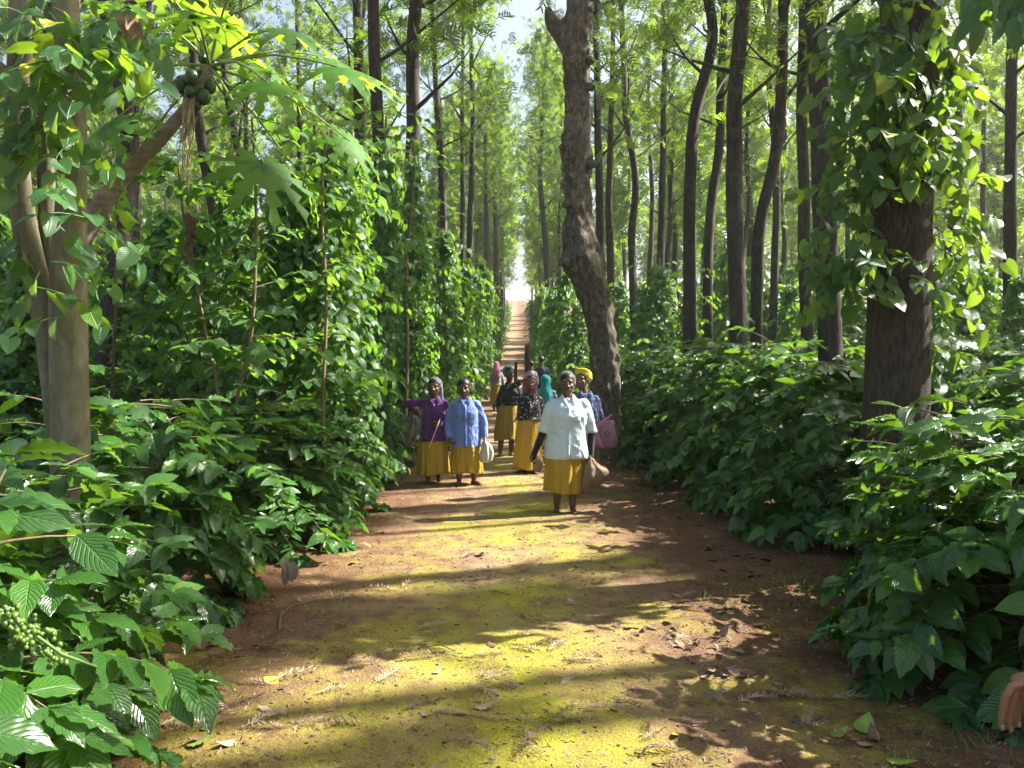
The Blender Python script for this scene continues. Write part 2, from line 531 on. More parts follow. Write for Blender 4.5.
# ------------------------------------------------------------------ where the sun reaches through the canopy
def gp(x, y):                                   # pixel on the flat near ground -> (X, Y)
    d = EYE * FPX / (y - HOR)
    return ((x - 512) / FPX * d, d)
LIT_POLY = [[gp(*q) for q in poly] for poly in (
    [(300, 598), (330, 548), (400, 522), (470, 516), (560, 520), (640, 545), (600, 562), (520, 575), (430, 588), (370, 600)],
    [(60, 768), (120, 725), (210, 690), (300, 662), (380, 640), (440, 622), (560, 612), (700, 602), (760, 575), (900, 555), (860, 590), (850, 640), (830, 655), (700, 668), (640, 678), (560, 692), (420, 706), (330, 730), (230, 768)],
    [(400, 780), (560, 742), (650, 722), (660, 745), (620, 790)],
    [(380, 505), (400, 486), (480, 478), (520, 482), (530, 494), (450, 506)],
)]
def in_poly(x, y, poly):
    r = np.zeros(len(x), dtype=bool)
    n = len(poly)
    for i in range(n):
        x0, y0 = poly[i]; x1, y1 = poly[(i + 1) % n]
        c = ((y0 > y) != (y1 > y)) & (x < (x1 - x0) * (y - y0) / (y1 - y0 + 1e-12) + x0)
        r ^= c
    return r
def landing(P):
    k = P[:, 2] / S.z
    return P[:, 0] - S.x * k, P[:, 1] - S.y * k
LIT_3D = [  # places the photo shows in sun: (point, radius)
    ((-2.3, 4.6, 1.35), .75), ((-2.9, 5.6, 1.45), .7), ((-1.7, 6.0, 1.2), .5),
    ((-1.15, 2.3, .85), .32), ((-1.05, 2.7, .5), .25),
    ((2.1, 4.1, 1.15), .35), ((2.7, 3.6, 1.25), .4), ((3.6, 5.0, 1.4), .6), ((4.6, 7.0, 1.6), .9),
    ((2.6, 8.6, 1.9), .7), ((3.6, 9.5, 1.9), .8), ((2.4, 11.0, 1.9), .6), ((5.0, 10.5, 1.8), .8), ((3.0, 13.0, 1.9), .8),
    ((.62, 8.4, 1.25), .38), ((.66, 8.4, .7), .3), ((-.58, 10.3, 1.25), .16), ((-.7, 10.3, .55), .25), ((.2, 11.0, .75), .3), ((-1.1, 10.4, 1.2), .15),
    ((-2.5, 4.2, 1.4), .3), ((-2.5, 4.2, 2.2), .35), ((-2.45, 4.2, 3.0), .35),
    ((-1.9, 6.4, 4.0), .6), ((-1.4, 6.3, 4.3), .5), ((-2.7, 6.4, 3.8), .5),
    ((-1.5, 9.2, 2.0), .7), ((-1.6, 9.5, 3.2), .6), ((-2.8, 9.0, 3.9), .6), ((-1.4, 13, 1.7), .6), ((-1.6, 12.5, 3.0), .5),
    ((1.3, 13, 4), .5), ((1.4, 13, 5.5), .5), ((1.6, 13, 2.6), .35), ((1.2, 13, 7), .5),
]
L3 = [(*[float(a[0]) for a in landing(np.array([p_]))], r_) for p_, r_ in LIT_3D]
def is_lit(P):
    x, y = landing(P)
    r = np.zeros(len(P), dtype=bool)
    for poly in LIT_POLY:
        for ox, oy in ((0, 0), (.16, .05), (-.16, -.05), (0, .16), (0, -.16)): r |= in_poly(x + ox, y + oy, poly)
    for a, b_, rr in L3: r |= ((x - a) ** 2 + (y - b_) ** 2 * 1.0) < rr * rr * 1.15
    # elsewhere noise cuts ragged openings into the crowns, to let sun patches through
    h = np.stack([x, y * 1.25, x * 0], 1)
    gap = vnoise(h, 1.15, 4) + .45 * vnoise(h, 3.1, 8)
    core = (x > -1.7) & (x < np.where(y > 5.2, .30, .60)) & (y > 2.0) & (y < 10.2)
    r |= (gap > np.where(x > .3, -.32, np.where(y < 9, -.26, -.12))) & ~core
    return r

# ------------------------------------------------------------------ silver oak shade trees
def bark_bump(seed, amp=.06, k=3):
    ph = [random.Random(seed + i).uniform(0, 6.3) for i in range(6)]
    def f(a, L):
        return 1 + amp * (np.sin(k * a + ph[0] + L * .9) * .5 + np.sin((k + 2) * a + ph[1] - L * 2.1) * .35 + np.sin((k + 5) * a + ph[2] + L * 5) * .25 + .6 * math.sin(L * 2.3 + ph[3]) * np.sin(a + ph[4]))
    return f

def oak_arrays(seed, H=17.0, r0=.15, z0=6.0, n=3000, spread=2.4, line=None, size=(.22, .42), ring=.35, seg=12):
    """returns trunk Buf plus foliage frames; line: [(z, dx)] sideways run of the trunk"""
    r = random.Random(seed); g_ = np.random.default_rng(seed)
    zs = np.arange(-.3, H, ring)
    if line is None:
        a0, a1 = r.uniform(0, 6.3), r.uniform(0, 6.3)
        k = r.uniform(.05, .28)
        dx = k * np.sin(zs * .45 + a0) - k * math.sin(a0) + .12 * np.sin(zs * 1.1 + a1) * np.clip(zs / 4, 0, 1)
    else:
        lz, lx = [q[0] for q in line], [q[1] for q in line]
        dx = sum(np.interp(zs + o, lz, lx) for o in (-.35, -.15, .15, .35)) / 4
    dy = .10 * np.sin(zs * .5 + r.uniform(0, 6)) * np.clip(zs / 3, 0, 1)
    P = np.stack([dx, dy, zs], 1)
    R = r0 * (1 - .75 * np.clip(zs / H, 0, 1) ** 1.3) * (1 + .35 * np.exp(-np.clip(zs + .3, 0, 9) * 4))
    tb = Buf()
    tb.add(*tube(P, R, seg, bump=bark_bump(seed, .09)))
    LP, LD = [], []
    nl = 26
    for i in range(nl):
        z = z0 + (H - z0) * ((i + r.random()) / nl) ** .9
        az = i * 2.4 + r.uniform(-.5, .5)
        c = np.array([np.interp(z, zs, P[:, 0]), np.interp(z, zs, P[:, 1]), z])
        L_ = spread * r.uniform(.55, 1.1) * (1 - .45 * (z - z0) / (H - z0))
        el = r.uniform(.35, .85)
        pts = [c]
        d = np.array([cos(az) * cos(el), sin(az) * cos(el), sin(el)])
        for k in range(5):
            d = d + np.array([r.uniform(-.18, .18), r.uniform(-.18, .18), r.uniform(-.05, .16)]); d /= np.linalg.norm(d)
            pts.append(pts[-1] + d * L_ / 5)
        rr = float(np.interp(z, zs, R)) * .38
        tb.add(*tube(pts, np.linspace(rr, .008, 6), 5, cap=False))
        pts = np.array(pts)
        for k in range(int(n / nl)):
            u_ = .25 + .8 * r.random() ** .7
            q = pts[0] + (pts[-1] - pts[0]) * 0
            f = min(u_ * 5, 4.999); ii = int(f)
            q = pts[ii] * (1 - (f - ii)) + pts[ii + 1] * (f - ii)
            LP.append(q); LD.append(d)
    LP = np.array(LP); m = len(LP)
    # leaves gather in twig clumps round the limbs
    cl = g_.normal(0, .42, (nl * 9, 3)) * [1, 1, .75]
    LP = LP + cl[g_.integers(0, len(cl), m)] + g_.normal(0, .13, (m, 3))
    D = g_.normal(0, 1, (m, 3)) + [0, 0, -.25]
    Nn = g_.normal(0, .7, (m, 3)) + [0, 0, 1.0]
    B = basis(D, Nn) * g_.uniform(size[0], size[1], m)[:, None, None]
    return tb, LP, B, g_.random(m)

OAKS = {}
def oak_variant(key, seed, lod=0, **kw):
    tb, LP, B, rn = oak_arrays(seed, **kw)
    root = None
    fb = Buf(); T = FROND if lod == 0 else FROND_L
    scatter(fb, T, B, LP, rn)
    V, F, U, R = fb.arrays()
    tV, tF, tU, tR = tb.arrays()
    to = mesh_obj('trunk', tV, tF, M['bark'], None, tU, tR)
    co = mesh_obj('crown', V, F, M['oak'], None, U, R)
    OAKS[key] = dict(trunk=to.data, crown=co.data, LP=LP, B=B, rn=rn, T=T)
    bpy.data.objects.remove(to); bpy.data.objects.remove(co)
    return key
TREES = []
def place_oak(key, x, y, rz=0.0, sc=1.0, label=None, bark=None):
    v = OAKS[key]
    z = gz(x, y)
    root = empty('silver_oak_tree', (x, y, z), rz)
    root.scale = (sc, sc, sc)
    t_ = bpy.data.objects.new('trunk', v['trunk']); COL.objects.link(t_); t_.parent = root
    # crown shaped for the light: leaves shading the chosen sunlit places are cut
    c, s = cos(rz), sin(rz)
    Rm = np.array([[c, -s, 0], [s, c, 0], [0, 0, 1.0]])
    W = (v['LP'] @ Rm.T) * sc + [x, y, z]
    lit = is_lit(W) if y < 36 else np.zeros(len(W), dtype=bool)
    # and nothing grows into the camera's own standing room
    if lit.sum() > 3:
        keep = ~lit
        fb = Buf(); scatter(fb, v['T'], v['B'][keep], v['LP'][keep], v['rn'][keep])
        if fb.n:
            fb.build('crown', M['oak'], root)
    else:
        c_ = bpy.data.objects.new('crown', v['crown']); COL.objects.link(c_); c_.parent = root
    tag(root, label, 'tree')
    if not label: NOLAB['tree'].append(root)
    TREES.append(root)
    return root

for k in range(6):
    oak_variant(('near', k), 100 + k, H=16 + k, r0=.125 + .012 * (k % 3), z0=5.8 + .8 * (k % 3), n=2000, spread=2.2)
for k in range(6):
    oak_variant(('far', k), 200 + k, lod=1, H=15 + 1.3 * k, r0=.15, z0=5.0 + 1.1 * (k % 3), n=1250, spread=2.5, size=(.34, .62), ring=.8, seg=7)

# trunks that can be told apart in the photo: bottom x, pixel course [(y, x)...], width in px, depth
NAMED = [
    ([(335, 690), (200, 688), (130, 690), (85, 700), (50, 712), (20, 711), (-20, 702)], 13, 14.0, 'dark slender tree with an S-bent stem, ivy round its foot, right of the path'),
    ([(335, 707), (260, 706), (200, 710), (150, 719), (90, 720), (0, 726)], 10, 16.5, 'thin dark tree just right of the S-bent one, bowed at mid height'),
    ([(335, 738), (200, 735), (100, 735), (40, 741), (0, 743)], 17, 13.0, 'stout dark straight tree behind the right hedge with a few vine leaves low down'),
    ([(335, 757), (230, 757), (190, 766), (160, 774), (100, 778), (0, 781)], 12, 13.6, 'dark tree with a kink at mid height, next right of the stout straight one'),
    ([(340, 832), (200, 825), (100, 819), (0, 812)], 23, 10.5, 'thick dark tree leaning slightly left, left neighbour of the vine-clad big trunk'),
    ([(340, 808), (200, 804), (100, 800), (0, 800)], 12, 14.5, 'dark tree close behind the thick leaning one'),
    ([(320, 1007), (200, 1006), (100, 1009), (0, 1013)], 12, 16.0, 'straight dark tree near the right edge of the photo'),
    ([(335, 634), (230, 631), (190, 637), (160, 634), (120, 626), (0, 620)], 8, 23.0, 'thin tree with a wavy stem right of the knotty old trunk'),
    ([(335, 612), (200, 609), (100, 611), (0, 613)], 8, 25.0, 'thin straight tree directly behind the knotty old trunk, right side'),
    ([(335, 602), (200, 600), (100, 597), (0, 595)], 9, 20.0, 'thin tree partly hidden by the knotty old trunk'),
    ([(330, 660), (200, 661), (100, 663), (0, 666)], 8, 25.0, 'thin straight tree midway between the knotty trunk and the S-bent tree'),
    ([(330, 672), (220, 675), (180, 668), (100, 672), (0, 676)], 6, 32.0, 'very thin crooked tree left of the S-bent tree'),
    ([(330, 647), (200, 652), (100, 648), (0, 650)], 6, 34.0, 'very thin tree right of the wavy-stemmed one'),
    ([(330, 955), (200, 952), (100, 955), (0, 958)], 6, 27.0, 'thin tree right of the vine-clad big trunk'),
    ([(330, 980), (200, 982), (100, 985), (0, 984)], 6, 30.0, 'thin straight tree between the vine-clad trunk and the right edge'),
    ([(330, 412), (200, 411), (130, 413), (60, 412), (0, 416)], 15, 13.5, 'dark thick straight tree rising out of the tall vines left of the path'),
    ([(330, 366), (100, 360), (60, 360), (0, 358)], 13, 17.0, 'dark tree high behind the vines, left of the thick straight one'),
    ([(330, 446), (250, 445), (200, 443), (100, 437), (0, 432)], 8, 22.0, 'thin tree leaning slightly right, nearest the path of the pair left of it'),
    ([(330, 462), (200, 463), (100, 462), (0, 464)], 6, 29.0, 'very thin straight tree, first of the pair left of the sky gap'),
    ([(330, 468), (200, 471), (130, 473), (60, 472), (0, 469)], 7, 27.0, 'thin tree, second of the pair left of the sky gap'),
    ([(330, 486), (250, 487), (150, 485), (50, 490)], 6, 42.0, 'distant thin tree at the left verge of the path'),
    ([(330, 497), (250, 496), (150, 494), (50, 496)], 6, 48.0, 'far thin tree closest to the left verge of the path'),
    ([(330, 550), (250, 546), (180, 540), (100, 543)], 7, 42.0, 'distant tree at the right verge of the path under the sky gap'),
    ([(330, 384), (250, 383), (150, 380), (60, 376), (0, 374)], 13, 12.0, 'dark tree mostly wrapped in pepper vines behind the waving foliage'),
    ([(300, 300), (100, 299), (0, 298)], 7, 24.0, 'pale thin tree behind the papaya leaves'),
    ([(330, 135), (200, 140), (100, 138), (0, 150)], 8, 20.0, 'thin shaded tree behind the papaya stem'),
]
occupied = []
for i, (course, w, Y, lab) in enumerate(NAMED):
    bx = (course[0][1] - 512) / FPX * Y
    line = [(-1, 0)]
    zb = gz(bx, Y)
    for (py_, px_) in course:
        line.append((EYE + (HOR - py_) / FPX * Y - zb, (px_ - 512) / FPX * Y - bx))
    line[0] = (-1, line[1][1]); line.append((line[-1][0] + 8, line[-1][1] + random.Random(i).uniform(-.6, .6)))
    r0 = w / FPX * Y / 2 * 1.08
    key = ('named', i)
    H = 17 + (i % 4)
    oak_variant(key, 400 + i, H=H, r0=r0, z0=max(6.0, min(9, .33 * Y)), n=1900, spread=2.4, line=line, ring=.18, seg=14)
    place_oak(key, bx, Y, 0, 1, lab)
    occupied.append((bx, Y))

# shade trees right of and behind the camera's view, that cast the dapple on the path
def free(x, y, d):
    return all((x - a) ** 2 + (y - b_) ** 2 > d * d for a, b_ in occupied)
rr = random.Random(21)
n_off = 0
for gx in np.arange(7.5, 27, 3.1):
    for gy in np.arange(-1.5, 20, 3.1):
        x, y = gx + rr.uniform(-.9, .9), gy + rr.uniform(-.9, .9)
        if x < .72 * y + 1.0: continue
        place_oak(('near', rr.randrange(6)), x, y, rr.uniform(0, 6.3), rr.uniform(.85, 1.05))
        occupied.append((x, y)); n_off += 1
# the rest of the plantation: rows thinning into the distance
cand = []
for _ in range(9000):
    y = rr.uniform(9, 150) ** 1.0
    x = rr.uniform(-1, 1) * (.74 * y + 4)
    side = 3.2 if y < 60 else 3.0
    if abs(x - float(path_x(y))) < side: continue
    # keep the named trunks readable: nothing random in front of them
    if y < 17 and x > 0: continue
    if y < 15 and x > -5: continue
    d = 3.1 if y < 35 else (5.2 if y < 80 else 8.0)
    if not free(x, y, d): continue
    occupied.append((x, y)); cand.append((x, y))
# verge trees of the long straight
for x_, y_, v_, s__ in ((2.5, 63, 5, 1.15), (-1.2, 70, 2, 1.15), (2.7, 79, 2, 1.2), (-1.1, 88, 2, 1.2)):
    occupied.append((x_, y_)); place_oak(('far', v_), x_, y_, x_ + y_, s__)
for y in np.arange(52, 150, 7.0):
    for sg in (-1, 1):
        x = float(path_x(y)) + sg * (2.6 + rr.uniform(0, .6))
        yy_ = y + rr.uniform(-2, 2)
        if free(x, yy_, 2.0):
            occupied.append((x, yy_)); cand.append((x, yy_))
cand.sort(key=lambda c: c[1])
print('trees', len(cand), 'off', n_off)
for x, y in cand[:270]:
    if y < 34: place_oak(('near', rr.randrange(6)), x, y, rr.uniform(0, 6.3), rr.uniform(.8, 1.05))
    else: place_oak(('far', rr.randrange(6)), x, y, rr.uniform(0, 6.3), rr.uniform(.8, 1.15))

# ------------------------------------------------------------------ coffee bushes
CAMP = np.array([0, 0, EYE])
def coffee_arrays(seed, R=1.1, H=1.8, T=LEAF_M, ns=4, nlat=26, ls=(.13, .20), base=.12, step=.068, low=.15, origin=None):
    r = random.Random(seed); g_ = np.random.default_rng(seed)
    sb, lb = Buf(), Buf()
    LP, LD, LN = [], [], []
    for s_ in range(ns):
        az = s_ * 2 * pi / ns + r.uniform(-.4, .4)
        top = H * r.uniform(.86, 1.0)
        lean = R * r.uniform(.12, .38)
        zz = np.linspace(-.1, top, 8)
        pts = np.stack([cos(az) * (base * .5 + lean * (zz / top) ** 1.3), sin(az) * (base * .5 + lean * (zz / top) ** 1.3), zz], 1)
        pts[1:, :2] += g_.normal(0, .02, (7, 2))
        sb.add(*tube(pts, np.linspace(.022, .007, 8), 7))
        for k in range(nlat):
            f = low + (1 - low) * (k + r.random()) / nlat
            z = f * top
            c = np.array([np.interp(z, zz, pts[:, 0]), np.interp(z, zz, pts[:, 1]), z])
            la = k * 2.4 + az + r.uniform(-.5, .5)
            # broad at a third of the height, narrowing to the top
            prof = (1.0 - .70 * max(0, (f - .30) / .70) ** 1.3) * (.78 + .22 * min(1, f / .3))
            L_ = R * prof * r.uniform(.55, 1.0) - lean * f * .45 * cos(la - az)
            L_ = max(L_, .18)
            el = r.uniform(.15, .6)
            d = np.array([cos(la) * cos(el), sin(la) * cos(el), sin(el)])
            n = max(3, int(L_ / step))
            q = c.copy(); bp = [q.copy()]
            for m in range(n):
                d = d + np.array([r.uniform(-.04, .04), r.uniform(-.04, .04), -.085 * (1 + f * .3)]); d /= np.linalg.norm(d)
                q = q + d * L_ / n
                if q[2] < .06: q[2] = .06
                bp.append(q.copy())
                if m >= n * .28:
                    side = np.cross(d, [0, 0, 1.0]); side /= max(np.linalg.norm(side), 1e-6)
                    for sg in (-1, 1):
                        if r.random() < .08: continue
                        dd = d * r.uniform(.25, .6) + side * sg * r.uniform(.7, 1) + np.array([0, 0, r.uniform(-.65, .25)])
                        LP.append(q + np.array([0, 0, .004])); LD.append(dd)
                        LN.append(np.array([r.uniform(-.65, .65), r.uniform(-.65, .65), 1.0]) + d * .35)
            for sg in (-1, 1):
                side = np.cross(d, [0, 0, 1.0])
                LP.append(q); LD.append(d + side * sg * .35 + np.array([0, 0, r.uniform(-.1, .35)])); LN.append(np.array([r.uniform(-.3, .3), r.uniform(-.3, .3), 1.0]))
            bp = np.array(bp)
            sb.add(*tube(bp, np.linspace(.006, .0025, len(bp)), 4, cap=False))
    LP, LD, LN = map(np.array, (LP, LD, LN))
    sc = g_.uniform(ls[0], ls[1], len(LP))
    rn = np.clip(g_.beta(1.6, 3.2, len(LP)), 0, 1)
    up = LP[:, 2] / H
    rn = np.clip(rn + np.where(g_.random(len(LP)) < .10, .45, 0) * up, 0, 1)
    if origin is not None:       # nothing grows into the lens
        W = LP + np.array(origin)
        k = np.linalg.norm(W - CAMP, axis=1) > 1.15
        LP, LD, LN, sc, rn = LP[k], LD[k], LN[k], sc[k], rn[k]
    # individual leaf bend: three shapes of the same leaf
    idx = g_.integers(0, 3, len(LP))
    for j in range(3):
        v, f, uv = T
        v = v.copy(); v[:, 2] = v[:, 2] * (0.55, 1.0, 1.45)[j] + (0, .0, .10)[j] * v[:, 0] * (1 - v[:, 0])
        s_ = idx == j
        scatter(lb, (v, f, uv), basis(LD[s_], LN[s_]) * sc[s_][:, None, None], LP[s_], rn[s_])
    return sb, lb
def berries(root, spots, seed=0):
    r = random.Random(seed)
    for c in spots:
        b_ = Buf()
        for k in range(r.randint(12, 18)):
            a = r.uniform(0, 6.28)
            p_ = np.array(c) + [cos(a) * .018, sin(a) * .018, r.uniform(-.018, .018)]
            b_.add(*ellipsoid(p_, [.0068 * r.uniform(.8, 1.1)] * 3, seg=8, rings=6))
        b_.build('berry_cluster', M['berry'], root)

BUSH = {}
def bush_proto(key, loc, **kw):
    sb, lb = coffee_arrays(**kw)
    root = empty('coffee_bush', loc)
    sb.build('stems', M['twig'], root)
    lb.build('foliage', M['coffee'], root)
    note_children(root)
    BUSH[key] = root
    return root
bushes = []
def put_bush(key, x, y, sc, rz, lab=None, used=set()):
    z = gz(x, y) + (.03 if abs(x) > 1.7 else 0)
    if key not in used:
        used.add(key); o = BUSH[key]; o.location = (x, y, z); o.rotation_euler = (0, 0, rz)
        o.scale = (sc, sc, sc) if not isinstance(sc, tuple) else sc
    else:
        o = copy_tree(BUSH[key], (x, y, z), rz, sc)
    if 'label' in o: del o['label']
    tag(o, lab, 'bush', 'coffee bushes lining the path')
    if not lab: NOLAB['bush'].append(o)
    bushes.append(o)
    return o

# unique bushes at the camera
nearL = bush_proto('nearL', (-1.95, 2.2, 0), seed=11, R=1.0, H=1.30, T=LEAF_C, ns=5, nlat=20, ls=(.13, .215), origin=(-1.95, 2.2, 0))
tag(nearL, 'nearest coffee bush at bottom left corner, big dark leaves and clusters of green berries', 'bush', 'coffee bushes lining the path'); bushes.append(nearL)
for k in range(9):
    c = px(6 + k * 6.2, 616 + (k % 3) * 9 + k * 3.2, 1.62 + .02 * k) - Vector((-1.95, 2.2, 0))
    berries(nearL, [tuple(c)], k)
bb = Buf()
bb.add(*tube([px(-60, 590, 1.75) - Vector((-1.95, 2.2, 0)), px(0, 612, 1.66) - Vector((-1.95, 2.2, 0)), px(60, 655, 1.72) - Vector((-1.95, 2.2, 0)), px(95, 668, 1.85) - Vector((-1.95, 2.2, 0))], [.006, .005, .004, .003], 6))
bb.build('fruiting_branch', M['green_stem'], nearL)
nearR = bush_proto('nearR', (2.62, 3.8, 0), seed=12, R=1.12, H=1.42, T=LEAF_C, ns=5, nlat=22, ls=(.14, .22), origin=(2.62, 3.8, 0))
tag(nearR, 'large coffee bush at the lower right, dark below with sunlit pale leaves on top', 'bush', 'coffee bushes lining the path'); bushes.append(nearR)
midL = bush_proto('midL', (-2.6, 4.9, .03), seed=13, R=1.2, H=1.45, T=LEAF_C, ns=5, nlat=22, ls=(.13, .215))
tag(midL, 'coffee bush with bright sunlit top left of the path, right of the pale trunk', 'bush', 'coffee bushes lining the path'); bushes.append(midL)
extraL = bush_proto('extraL', (-2.1, 3.35, 0), seed=15, R=.8, H=1.2, T=LEAF_C, ns=4, nlat=19, ls=(.12, .18))
tag(extraL, 'low coffee bush hiding the foot of the pale trunk at the left', 'bush', 'coffee bushes lining the path'); bushes.append(extraL)
extraR = bush_proto('extraR', (2.9, 5.0, 0), seed=16, R=.85, H=1.35, T=LEAF_C, ns=4, nlat=20, ls=(.12, .18))
tag(extraR, 'coffee bush hiding the foot of the massive vine-clad trunk', 'bush', 'coffee bushes lining the path'); bushes.append(extraR)
for k in range(4):
    bush_proto(('m', k), (0, 0, 0), seed=30 + k, R=1.15 + .05 * k, H=1.98, T=LEAF_M, ns=5, nlat=24, ls=(.13, .215))
for k in range(3):
    bush_proto(('f', k), (0, 0, 0), seed=40 + k, R=1.2, H=1.9, T=LEAF_F, ns=5, nlat=17, ls=(.16, .25), step=.085)
rb = random.Random(5)
put_bush(('m', 0), -3.3, 3.4, (1, 1, .62), 1.0, 'shaded coffee bush left of the pale trunk at the left edge')
put_bush(('m', 1), -2.35, 6.7, (1, 1, .74), 2.0, 'coffee bush with shiny leaves, second along the left verge')
put_bush(('m', 2), -2.3, 8.4, (.9, .9, .72), .5, 'coffee bush beside the woman in purple, left verge')
put_bush(('m', 3), -2.5, 10.2, (.9, .9, .72), 3.5)
put_bush(('m', 0), 3.85, 4.85, (1, 1, .74), 4.0, 'coffee bush at the foot of the vine-clad trunk, right edge')
put_bush(('m', 3), 4.6, 3.6, (1, 1, .82), 1.0)
put_bush(('m', 1), 3.05, 7.0, (1, 1, .95), 5.0, 'tall dark coffee bush behind the vine-clad trunk, nearest in the right hedge')
put_bush(('m', 2), 2.95, 8.5, 1.0, 3.0, 'second coffee bush of the right hedge')
put_bush(('m', 0), 2.9, 10.1, 1.02, 1.4, 'third coffee bush of the right hedge, beside the turbaned woman')
put_bush(('m', 3), 2.9, 11.8, 1.0, 4.4, 'coffee bush of the right hedge just before the knotty old trunk')
put_bush(('m', 1), 3.0, 13.6, 1.0, .3)
put_bush(('m', 2), 2.6, 15.4, .95, 2.3)
put_bush(('m', 1), 2.25, 12.0, .62, 2.9, 'small dark coffee bush hiding the foot of the knotty old trunk')
for yv in np.arange(12.0, 46, 1.75):
    key = ('m', rb.randrange(4)) if yv < 17 else ('f', rb.randrange(3))
    put_bush(key, -2.5 + min(.45, .08 * (yv - 12)) + rb.uniform(-.12, .12) + float(path_x(yv)) * .6, yv, rb.uniform(.78, .92), rb.uniform(0, 6.3))
    if yv > 16:
        put_bush(('f', rb.randrange(3)), 2.35 + rb.uniform(-.15, .15) + float(path_x(yv)) * .5, yv + .6, rb.uniform(.78, .95), rb.uniform(0, 6.3))
for ix, gx in enumerate(np.arange(4.7, 34, 2.05)):
    for sg in (-1, 1):
        for gy in np.arange(2.6, 34, 1.95):
            x, y = sg * (gx + rb.uniform(-.3, .3)), gy + rb.uniform(-.3, .3)
            if abs(x) > .70 * y + 1.6: continue
            if y > 20 and rb.random() < .45: continue
            if sg > 0 and y < 5.2 and x < 5.6: continue
            if sg < 0 and y < 5.0: continue
            h = rb.uniform(.85, 1.12) * (1.22 if (sg > 0 and y > 9 and x > 5.5) else (.82 if sg < 0 and y < 9 else 1))
            put_bush(('m', rb.randrange(4)) if y < 13 else ('f', rb.randrange(3)), x, y, (1, 1, h), rb.uniform(0, 6.3))
for yv in np.arange(46, 150, 3.6):
    for sg in (-1, 1):
        s_ = rb.uniform(1.0, 1.3)
        put_bush(('f', rb.randrange(3)), float(path_x(yv)) + sg * (2.35 + rb.uniform(-.2, .2)), yv, s_ * .9, rb.uniform(0, 6.3))
print('bushes', len(bushes))

# ------------------------------------------------------------------ pepper vines on their posts
VINE = {}
def vine_proto(key, seed, H=4.6, R=.5, n=1500, T=HEART_M, ls=(.085, .135)):
    r = random.Random(seed); g_ = np.random.default_rng(seed)
    root = empty('pepper_vine')
    st = Buf()
    zz = np.linspace(-.1, H * 1.05, 14)
    pts = np.stack([.08 * np.sin(zz * 1.1 + seed), .08 * np.sin(zz * .9 + 2 * seed), zz], 1)
    st.add(*tube(pts, np.linspace(.055, .02, 14), 8))
    st.build('post', M['twig'], root)
    z = H * g_.random(n) ** .85
    az = g_.uniform(0, 2 * pi, n)
    lump = .75 + .35 * np.sin(az * 2 + z * 2.1 + seed) * np.sin(z * 3.3 + az + seed)
    prof = R * (1 - .45 * (z / H) ** 2) * lump * np.where(z > H * .9, .7, 1)
    rad = prof * g_.random(n) ** .38
    P = np.stack([np.cos(az) * rad + .08 * np.sin(z * 1.1 + seed), np.sin(az) * rad, z + g_.normal(0, .05, n)], 1)
    out = np.stack([np.cos(az), np.sin(az), np.zeros(n)], 1)
    # loose shoots sticking out
    sh = Buf(); SP, SD = [], []
    for k in range(26):
        zz0 = r.uniform(.4, H); a = r.uniform(0, 6.28); d = np.array([cos(a), sin(a), r.uniform(-.1, .9)])
        q = np.array([cos(a) * R * .3, sin(a) * R * .3, zz0]); path_ = [q]
        for m in range(6):
            d = d + [r.uniform(-.2, .2), r.uniform(-.2, .2), -.16]; d /= np.linalg.norm(d); q = q + d * .11; path_.append(q); SP.append(q); SD.append(d)
        sh.add(*tube(path_, np.linspace(.005, .002, 7), 4, cap=False))
    SP, SD = np.array(SP), np.array(SD)
    P = np.concatenate([P, SP]); out = np.concatenate([out, SD])
    m = len(P)
    D = out * g_.uniform(.2, .9, m)[:, None] + g_.normal(0, .35, (m, 3)) + [0, 0, -.75]
    Nn = out * .8 + g_.normal(0, .35, (m, 3)) + [0, 0, .6]
    b_ = Buf(); tv, tf, tu, tr = sh.arrays(); b_.add(tv, tf, tu * 0 + .3, .4)
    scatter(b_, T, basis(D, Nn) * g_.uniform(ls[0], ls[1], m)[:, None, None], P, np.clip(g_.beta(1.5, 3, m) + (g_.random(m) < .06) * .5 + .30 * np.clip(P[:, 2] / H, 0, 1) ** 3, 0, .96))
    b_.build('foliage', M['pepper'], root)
    note_children(root)
    VINE[key] = root
for k in range(4): vine_proto(('n', k), 60 + k)
for k in range(3): vine_proto(('f', k), 70 + k, n=750, T=HEART_F, ls=(.13, .20), R=.55)
vines = []
def put_vine(key, x, y, sc, rz, lab=None, used=set()):
    z = gz(x, y)
    if key not in used:
        used.add(key); o = VINE[key]; o.location = (x, y, z); o.rotation_euler = (0, 0, rz); o.scale = sc
    else: o = copy_tree(VINE[key], (x, y, z), rz, sc)
    if 'label' in o: del o['label']
    tag(o, lab, 'vine', 'pepper vines climbing their posts'); vines.append(o)
    if not lab: NOLAB['vine'].append(o)
rv = random.Random(9)
